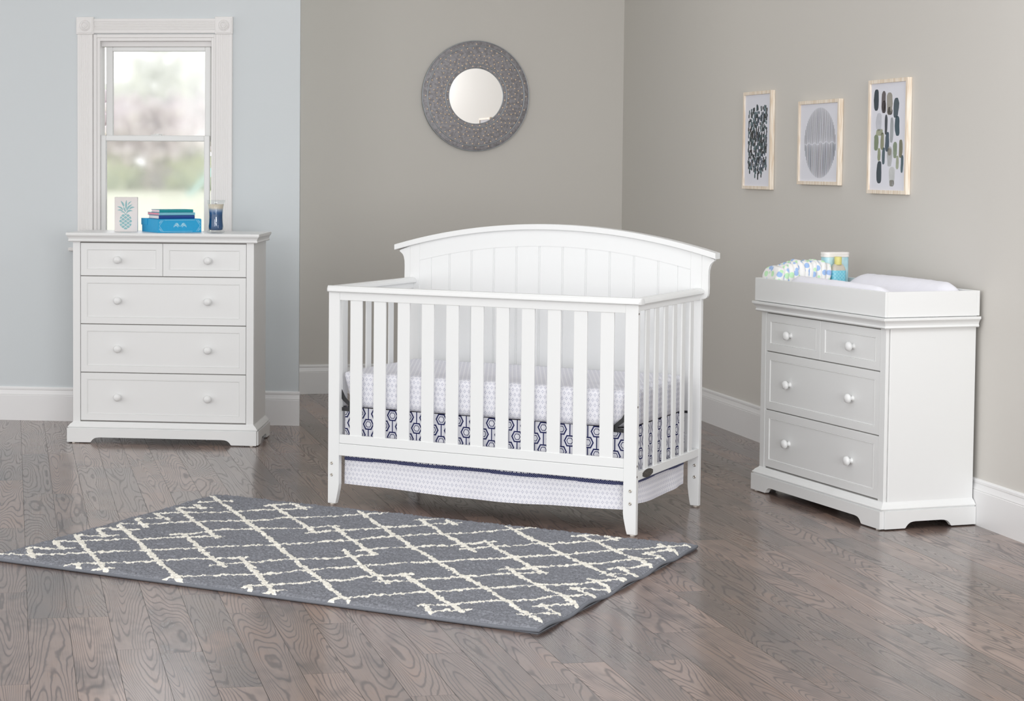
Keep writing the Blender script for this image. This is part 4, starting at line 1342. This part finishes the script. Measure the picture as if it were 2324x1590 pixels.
strokes(t2, w2, h2, it, wob=0.06)
# print 3: loose watercolour brush marks
t3, w3, h3 = pic(3.662, 4.052, 1.3275, 1.8395, 'tall print of slate and olive brush marks, rightmost frame on the right wall')
raw = [(1638, 380, 52, 240, 0.0, (62, 72, 80)), (1722, 400, 44, 245, 0.1, (104, 98, 100)), (1728, 455, 40, 140, 0.0, (74, 66, 68)), (1790, 420, 62, 250, -0.1, (160, 156, 148)), (1798, 500, 50, 90, 0.0, (98, 92, 92)), (1865, 465, 55, 220, 0.4, (84, 96, 104)),
       (1672, 625, 60, 200, 0.1, (196, 198, 206)), (1755, 655, 28, 225, 0.0, (76, 80, 86)), (1820, 715, 36, 280, 0.1, (166, 170, 174)), (1882, 668, 48, 220, -0.4, (74, 92, 102)), (1682, 742, 74, 74, 0.0, (164, 168, 146)),
       (1645, 858, 50, 180, 0.1, (130, 142, 118)), (1715, 842, 38, 195, 0.0, (150, 152, 128)), (1772, 848, 42, 220, 0.1, (80, 94, 106)), (1862, 938, 42, 180, 0.0, (140, 152, 132)), (1925, 922, 38, 200, 0.1, (132, 132, 112)),
       (1680, 992, 32, 145, 0.0, (150, 156, 132)), (1732, 1007, 32, 190, 0.2, (90, 106, 114)), (1802, 1012, 55, 222, 0.0, (188, 190, 192)), (1800, 960, 40, 80, 0.0, (160, 158, 148)), (1890, 1077, 30, 150, 0.1, (166, 172, 152)), (1942, 1092, 27, 195, 0.2, (90, 108, 116)),
       (1685, 1192, 54, 250, 0.1, (68, 78, 86)), (1832, 1238, 62, 220, 0.0, (202, 204, 204)), (1832, 1310, 50, 70, 0.0, (186, 184, 174))]
it = [((x - 1577) / 388, (y - 200 + (x - 1577) * 0.078 * (1 - (y - 200) / 1195)) / 1192, w / 388 * 1.0, h / 1192 * 1.0, tl, c) for x, y, w, h, tl, c in raw]
strokes(t3, w3, h3, it, wob=0.16)

RUG_THICK = [[(0.028,0.072),(0.12,0.167),(0.312,0.339),(0.574,0.599),(0.813,0.836),(1.01,1.037),(1.23,1.257),(1.481,1.506)],[(0.061,0.389),(0.278,0.591),(0.552,0.84)],[(0.062,0.802),(0.244,0.972),(0.462,1.175),(0.672,1.373),(0.85,1.537)],[(0.051,1.07),(0.271,1.288),(0.514,1.51)],[(0.067,1.377),(0.177,1.485)],[(0.053,1.205),(0.169,1.301)],[(0.054,0.927),(0.163,1.037)],[(0.062,0.683),(0.187,0.793)],[(0.054,0.533),(0.18,0.631)],[(0.077,0.277),(0.165,0.347)],[(0.372,0.819),(0.615,1.052),(0.842,1.257)],[(0.801,1.084),(1.018,1.312),(1.215,1.522)],[(0.359,0.128),(0.569,0.322),(0.821,0.558)],[(0.417,0.052),(0.537,0.144)],[(0.354,1.472),(0.456,1.573)],[(1.069,1.463),(1.142,1.552)],[(0.739,0.063),(0.915,0.248),(1.116,0.453),(1.27,0.614),(1.435,0.77),(1.635,0.961),(1.793,1.102),(1.963,1.272),(2.081,1.395),(2.145,1.461)],[(0.793,0.395),(1.006,0.604),(1.204,0.798)],[(1.076,0.794),(1.161,0.886),(1.247,0.987),(1.376,1.114),(1.476,1.208)],[(1.042,0.097),(1.252,0.319),(1.402,0.47),(1.495,0.561)],[(1.139,0.058),(1.21,0.128)],[(1.451,0.373),(1.624,0.549),(1.761,0.683),(1.862,0.77)],[(1.402,0.051),(1.522,0.176),(1.647,0.291),(1.812,0.453),(1.944,0.574),(2.069,0.69),(2.154,0.766)],[(1.436,1.036),(1.547,1.139),(1.701,1.287),(1.863,1.44)],[(1.711,0.757),(1.827,0.876),(1.938,0.976),(2.079,1.102),(2.155,1.183)],[(1.725,0.073),(1.825,0.168),(1.951,0.291),(2.076,0.405),(2.15,0.482)],[(1.806,0.025),(1.874,0.098)],[(2.044,0.088),(2.157,0.2)],[(2.062,0.256),(2.152,0.344)],[(2.061,0.55),(2.156,0.639)],[(2.046,0.789),(2.147,0.879)],[(2.041,0.942),(2.153,1.033)],[(2.048,1.221),(2.146,1.321)],[(1.72,1.427),(1.788,1.508)]]
RUG_THIN = [[(0.038,1.49),(0.128,1.446),(0.171,1.411),(0.287,1.311),(0.416,1.186),(0.571,1.046),(0.664,0.951),(0.809,0.829),(1.006,0.604)],[(0.054,1.369),(0.042,1.337),(0.169,1.301),(0.194,1.27)],[(0.053,1.205),(0.162,1.123),(0.278,1.02),(0.369,0.939),(0.425,0.899),(0.483,0.84),(0.552,0.806)],[(0.051,1.07),(0.15,1.028),(0.186,0.99)],[(0.045,0.915),(0.086,0.872)],[(0.093,0.886),(0.191,0.856)],[(0.057,0.779),(0.162,0.742),(0.271,0.614),(0.467,0.471),(0.567,0.342),(0.766,0.165)],[(0.047,0.672),(0.167,0.589)],[(0.043,0.527),(0.114,0.489),(0.182,0.436),(0.297,0.34),(0.419,0.215),(0.503,0.136),(0.531,0.095)],[(0.056,0.392),(0.147,0.325),(0.17,0.303)],[(0.07,0.231),(0.166,0.131)],[(0.344,0.158),(0.397,0.093),(0.417,0.052)],[(0.354,0.865),(0.409,0.822),(0.468,0.698),(0.579,0.596),(0.724,0.491),(0.827,0.393)],[(0.785,0.573),(0.913,0.433)],[(0.338,1.505),(0.447,1.417),(0.529,1.347),(0.569,1.299),(0.676,1.205),(0.737,1.168),(0.834,1.074)],[(0.433,1.587),(0.458,1.523),(0.515,1.474)],[(0.787,1.266),(0.866,1.168),(0.98,1.04),(1.085,0.947),(1.148,0.863)],[(0.749,1.569),(0.756,1.524),(0.805,1.466),(0.889,1.403),(1.005,1.311),(1.084,1.216),(1.238,1.028)],[(1.162,1.546),(1.215,1.457)],[(1.074,1.5),(1.083,1.467),(1.16,1.395),(1.248,1.288),(1.337,1.208)],[(1.397,1.555),(1.466,1.444)],[(1.006,0.604),(1.116,0.453),(1.248,0.311),(1.362,0.208),(1.507,0.024)],[(0.766,0.165),(0.852,0.036)],[(0.908,0.425),(0.997,0.339),(1.119,0.182),(1.21,0.08)],[(1.154,0.874),(1.21,0.779)],[(1.236,1.023),(1.311,0.934),(1.475,0.776),(1.598,0.651),(1.764,0.481),(1.926,0.289),(2.053,0.149),(2.152,0.057)],[(1.325,1.187),(1.449,1.049),(1.474,1.028)],[(1.464,1.44),(1.551,1.337),(1.654,1.237),(1.793,1.102),(1.916,0.975),(2.038,0.868),(2.15,0.741)],[(1.112,0.757),(1.264,0.601),(1.359,0.512),(1.45,0.398),(1.49,0.361)],[(1.444,0.559),(1.508,0.456),(1.655,0.309),(1.814,0.157),(1.873,0.037)],[(1.423,1.198),(1.525,1.116),(1.641,0.972),(1.753,0.863),(1.866,0.753)],[(1.708,0.803),(1.769,0.743),(1.841,0.665),(1.939,0.562),(2.042,0.44),(2.143,0.334)],[(1.708,1.446),(1.776,1.394),(1.855,1.285),(1.962,1.209),(2.031,1.118),(2.149,1.023)],[(1.784,1.499),(1.871,1.399)],[(1.034,0.121),(1.097,0.056)],[(1.708,0.1),(1.777,0.031)],[(2.052,0.278),(2.116,0.16)],[(2.051,0.701),(2.152,0.627)],[(2.042,0.59),(2.14,0.472)],[(2.036,0.971),(2.158,0.894)],[(2.04,1.263),(2.087,1.211),(2.142,1.166)],[(2.035,1.399),(2.135,1.316)]]
# ------------------------------------------------------------------ shag rug
RL_, RWD = 2.163, 1.522
RA = Vector((-0.5201, 8.2087)); RX = Vector((1.3697 + 0.5201, 7.1552 - 8.2087)).normalized(); RY = Vector((RX.y, -RX.x))
M_RUG = Matrix(((RX.x, RY.x, 0, RA.x), (RX.y, RY.y, 0, RA.y), (0, 0, 1, 0), (0, 0, 0, 1)))
# rug frame is left-handed in plan, so use a proper rotation and flip y
M_RUGP = Matrix(((RX.x, -RY.x, 0, RA.x + RX.x * RL_ / 2 + RY.x * RWD / 2), (RX.y, -RY.y, 0, RA.y + RX.y * RL_ / 2 + RY.y * RWD / 2), (0, 0, 1, 0), (0, 0, 0, 1)))
def rug_mat():
    m, nt, p = new_mat('grey_shag_with_ivory_lines'); p.inputs['Roughness'].default_value = 1.0; p.inputs['Specular IOR Level'].default_value = 0.05
    a = nt.nodes.new('ShaderNodeAttribute'); a.attribute_name = 'ivory'
    x, y, z, tc = coords(nt, 'Object')
    n = noise(nt, combine(nt, x * 110, y * 110, 0.0), 1.0, 3.0, 0.7)
    n2 = noise(nt, combine(nt, x * 7, y * 7, 0.0), 1.0, 3.0, 0.6)
    g = mixrgb(nt, n.smooth(0.3, 0.7), srgb(112, 114, 120), srgb(146, 148, 155))
    g = mixrgb(nt, n2.smooth(0.3, 0.7) * 0.25, g, srgb(122, 124, 130))
    iv = mixrgb(nt, n.smooth(0.3, 0.7), srgb(222, 218, 206), srgb(246, 243, 235))
    f = X(nt, a.outputs['Fac']).smooth(0.35, 0.65)
    nt.links.new(mixrgb(nt, f, g, iv), p.inputs['Base Color'])
    return m
step = 0.0042
nx, ny2 = int(RL_ / step), int(RWD / step)
gx, gy = np.meshgrid(np.linspace(0, RL_, nx + 1), np.linspace(0, RWD, ny2 + 1), indexing='ij')
rs = np.random.RandomState(3)
def vnoise(x, y, s, seed):
    r = np.random.RandomState(seed); T = r.rand(64, 64)
    X_, Y_ = x * s, y * s
    xi, yi = np.floor(X_).astype(int), np.floor(Y_).astype(int); fx, fy = X_ - xi, Y_ - yi
    fx = fx * fx * (3 - 2 * fx); fy = fy * fy * (3 - 2 * fy)
    g = lambda a, b: T[a % 64, b % 64]
    return (g(xi, yi) * (1 - fx) + g(xi + 1, yi) * fx) * (1 - fy) + (g(xi, yi + 1) * (1 - fx) + g(xi + 1, yi + 1) * fx) * fy - 0.5
wx = gx + 0.010 * vnoise(gx, gy, 42, 1) + 0.010 * vnoise(gx, gy, 110, 2)
wy = gy + 0.010 * vnoise(gx, gy, 42, 3) + 0.010 * vnoise(gx, gy, 110, 4)
dist = np.full(gx.shape, 9.0)
for lines, hw in ((RUG_THICK, 0.0098), (RUG_THIN, 0.0092)):
    for ln in lines:
        for (x0, y0), (x1, y1) in zip(ln[:-1], ln[1:]):
            dx, dy = x1 - x0, y1 - y0; L2 = dx * dx + dy * dy
            if L2 < 1e-9: continue
            m_ = (gx > min(x0, x1) - 0.06) & (gx < max(x0, x1) + 0.06) & (gy > min(y0, y1) - 0.06) & (gy < max(y0, y1) + 0.06)
            if not m_.any(): continue
            t = np.clip(((wx[m_] - x0) * dx + (wy[m_] - y0) * dy) / L2, 0, 1)
            d = np.hypot(wx[m_] - x0 - t * dx, wy[m_] - y0 - t * dy) - hw
            dist[m_] = np.minimum(dist[m_], d)
ivory = np.clip(0.5 - dist / 0.006, 0, 1)
pile = 0.0125 + 0.0065 * vnoise(gx, gy, 88, 5) + 0.0045 * vnoise(gx, gy, 200, 6) + 0.0045 * vnoise(gx, gy, 16, 7) + rs.rand(*gx.shape) * 0.0035 + ivory * 0.0025
edge = np.minimum(np.minimum(gx, RL_ - gx), np.minimum(gy, RWD - gy))
pile = pile * np.clip(edge / 0.02, 0.0, 1.0) ** 0.5 + 0.004
def lift(x, y):
    """the near right-hand border is rippled and barely lifts off the floor"""
    r = np.clip((x - (RL_ - 0.16)) / 0.16, 0, 1)
    return r * (0.003 + 0.006 * np.sin(y * 18.0 + 0.6) * np.clip(y / 0.3, 0, 1))
zz = pile + lift(gx, gy)
co = np.stack([gx - RL_ / 2 + 0.003 * vnoise(gx, gy, 150, 9), RWD / 2 - gy + 0.003 * vnoise(gx, gy, 150, 10), zz], -1).reshape(-1, 3)
idx = np.arange((nx + 1) * (ny2 + 1)).reshape(nx + 1, ny2 + 1)
quads = np.stack([idx[:-1, :-1], idx[:-1, 1:], idx[1:, 1:], idx[1:, :-1]], -1).reshape(-1, 4)
me = bpy.data.meshes.new('pile')
me.vertices.add(len(co)); me.vertices.foreach_set('co', co.ravel())
me.loops.add(quads.size); me.loops.foreach_set('vertex_index', quads.ravel().astype(np.int32))
me.polygons.add(len(quads)); me.polygons.foreach_set('loop_start', np.arange(0, quads.size, 4, dtype=np.int32)); me.polygons.foreach_set('loop_total', np.full(len(quads), 4, dtype=np.int32))
me.update(calc_edges=True); me.validate()
me.polygons.foreach_set('use_smooth', np.ones(len(quads), dtype=bool))
at = me.attributes.new('ivory', 'FLOAT', 'POINT'); at.data.foreach_set('value', ivory.ravel().astype(np.float32))
me.materials.append(rug_mat())
rug = thing('area_rug', M_RUGP, 'grey shag rug with a lattice of wobbly ivory lines on the dark floor', 'rug')
po = bpy.data.objects.new('pile', me); link(po, rug)
BIND = simple('grey_serged_edge', srgb(112, 115, 122), 0.9, bump=0.5, bscale=300)
pts = []
def lz(x, y): return float(lift(np.array([x]), np.array([y]))[0])
def rp(x, y): return (x - RL_ / 2, RWD / 2 - y, 0.0062 + lz(x, y))
for k in range(60): pts.append(rp(RL_ * k / 60, 0))
for k in range(60): pts.append(rp(RL_, RWD * k / 60))
for k in range(60): pts.append(rp(RL_ * (1 - k / 60), RWD))
for k in range(60): pts.append(rp(0, RWD * (1 - k / 60)))
bm = bmesh.new(); tube(bm, pts, 0.0060, 8, closed=True)
obj('edge_binding', bm, BIND, rug, smooth=True)
bm = bmesh.new(); bx(bm, -RL_ / 2, RL_ / 2, -RWD / 2, RWD / 2, 0.0004, 0.004, 0)
obj('backing', bm, BIND, rug)

# ------------------------------------------------------------------ camera
cam = bpy.data.cameras.new('camera'); co_ = bpy.data.objects.new('camera', cam); COL.objects.link(co_)
cam.sensor_fit = 'HORIZONTAL'; cam.sensor_width = 36.0
F, CX, CY, PITCH, ROLL = 4324.57, 764.97, 585.80, 0.0497, 0.0056
cam.lens = 36.0 * F / 2324.0
cam.shift_x = (1162.0 - CX) / 2324.0
cam.shift_y = (CY - 795.0) / 2324.0
cam.clip_end = 400
co_.matrix_world = Matrix.Translation((0, 0, 1.45)) @ Matrix.Rotation(PI / 2 - PITCH, 4, 'X') @ Matrix.Rotation(ROLL, 4, 'Z')
SC.camera = co_

# ------------------------------------------------------------------ light
def area(name, loc, target, w, h, power, col=(1, 1, 1), spread=None):
    l = bpy.data.lights.new(name, 'AREA'); l.shape = 'RECTANGLE'; l.size = w; l.size_y = h; l.energy = power; l.color = col
    if spread: l.spread = spread
    o = bpy.data.objects.new(name, l); COL.objects.link(o)
    o.matrix_world = Matrix.Translation(loc) @ (Vector(target) - Vector(loc)).to_track_quat('-Z', 'Y').to_matrix().to_4x4()
    return o
area('softbox_front', (1.8, -4.0, 1.75), (0.0, 9.8, 1.3), 3.0, 2.0, 350, (1.0, 0.995, 0.99))
area('softbox_left', (-3.0, -0.6, 2.5), (1.4, 9.0, 1.1), 2.4, 1.8, 90, (1.0, 0.995, 0.99))
area('strobe_right', (2.60, 5.8, 2.45), (2.35, 9.2, 1.6), 0.6, 0.8, 15, (0.96, 0.98, 1.0))
area('overhead_fill', (0.3, 9.4, 3.36), (0.3, 9.4, 0.0), 3.2, 3.2, 10, (1.0, 0.99, 0.98))  # added fill to lift the upper walls and floor, not a room lamp
wd = bpy.data.worlds.new('world'); SC.world = wd; wd.use_nodes = True
nt = wd.node_tree; bg = nt.nodes['Background']
tc = nt.nodes.new('ShaderNodeTexCoord'); sp = nt.nodes.new('ShaderNodeSeparateXYZ'); nt.links.new(tc.outputs['Generated'], sp.inputs[0])
mr = nt.nodes.new('ShaderNodeMapRange'); mr.inputs[1].default_value = 0.2; mr.inputs[2].default_value = 0.8
nt.links.new(sp.outputs[1], mr.inputs[0])
mx_ = nt.nodes.new('ShaderNodeMapRange'); mx_.inputs[1].default_value = 0.9; mx_.inputs[2].default_value = -0.9
nt.links.new(sp.outputs[0], mx_.inputs[0])
front = mixrgb(nt, mx_.outputs[0], (0.80, 0.80, 0.80, 1), (1.6, 1.6, 1.6, 1))
nt.links.new(mixrgb(nt, mr.outputs[0], front, (2.3, 2.32, 2.35, 1)), bg.inputs['Color'])
bg.inputs['Strength'].default_value = 1.0

SC.view_settings.view_transform = 'Standard'; SC.view_settings.look = 'None'
SC.view_settings.exposure = 0.0; SC.view_settings.gamma = 1.0; SC.view_settings.use_curve_mapping = False
SC.cycles.max_bounces = 10; SC.cycles.diffuse_bounces = 5; SC.cycles.glossy_bounces = 5; SC.cycles.transmission_bounces = 10; SC.cycles.transparent_max_bounces = 10
SC.cycles.use_denoising = True; SC.cycles.caustics_reflective = False; SC.cycles.caustics_refractive = True
SC.cycles.sample_clamp_indirect = 8.0
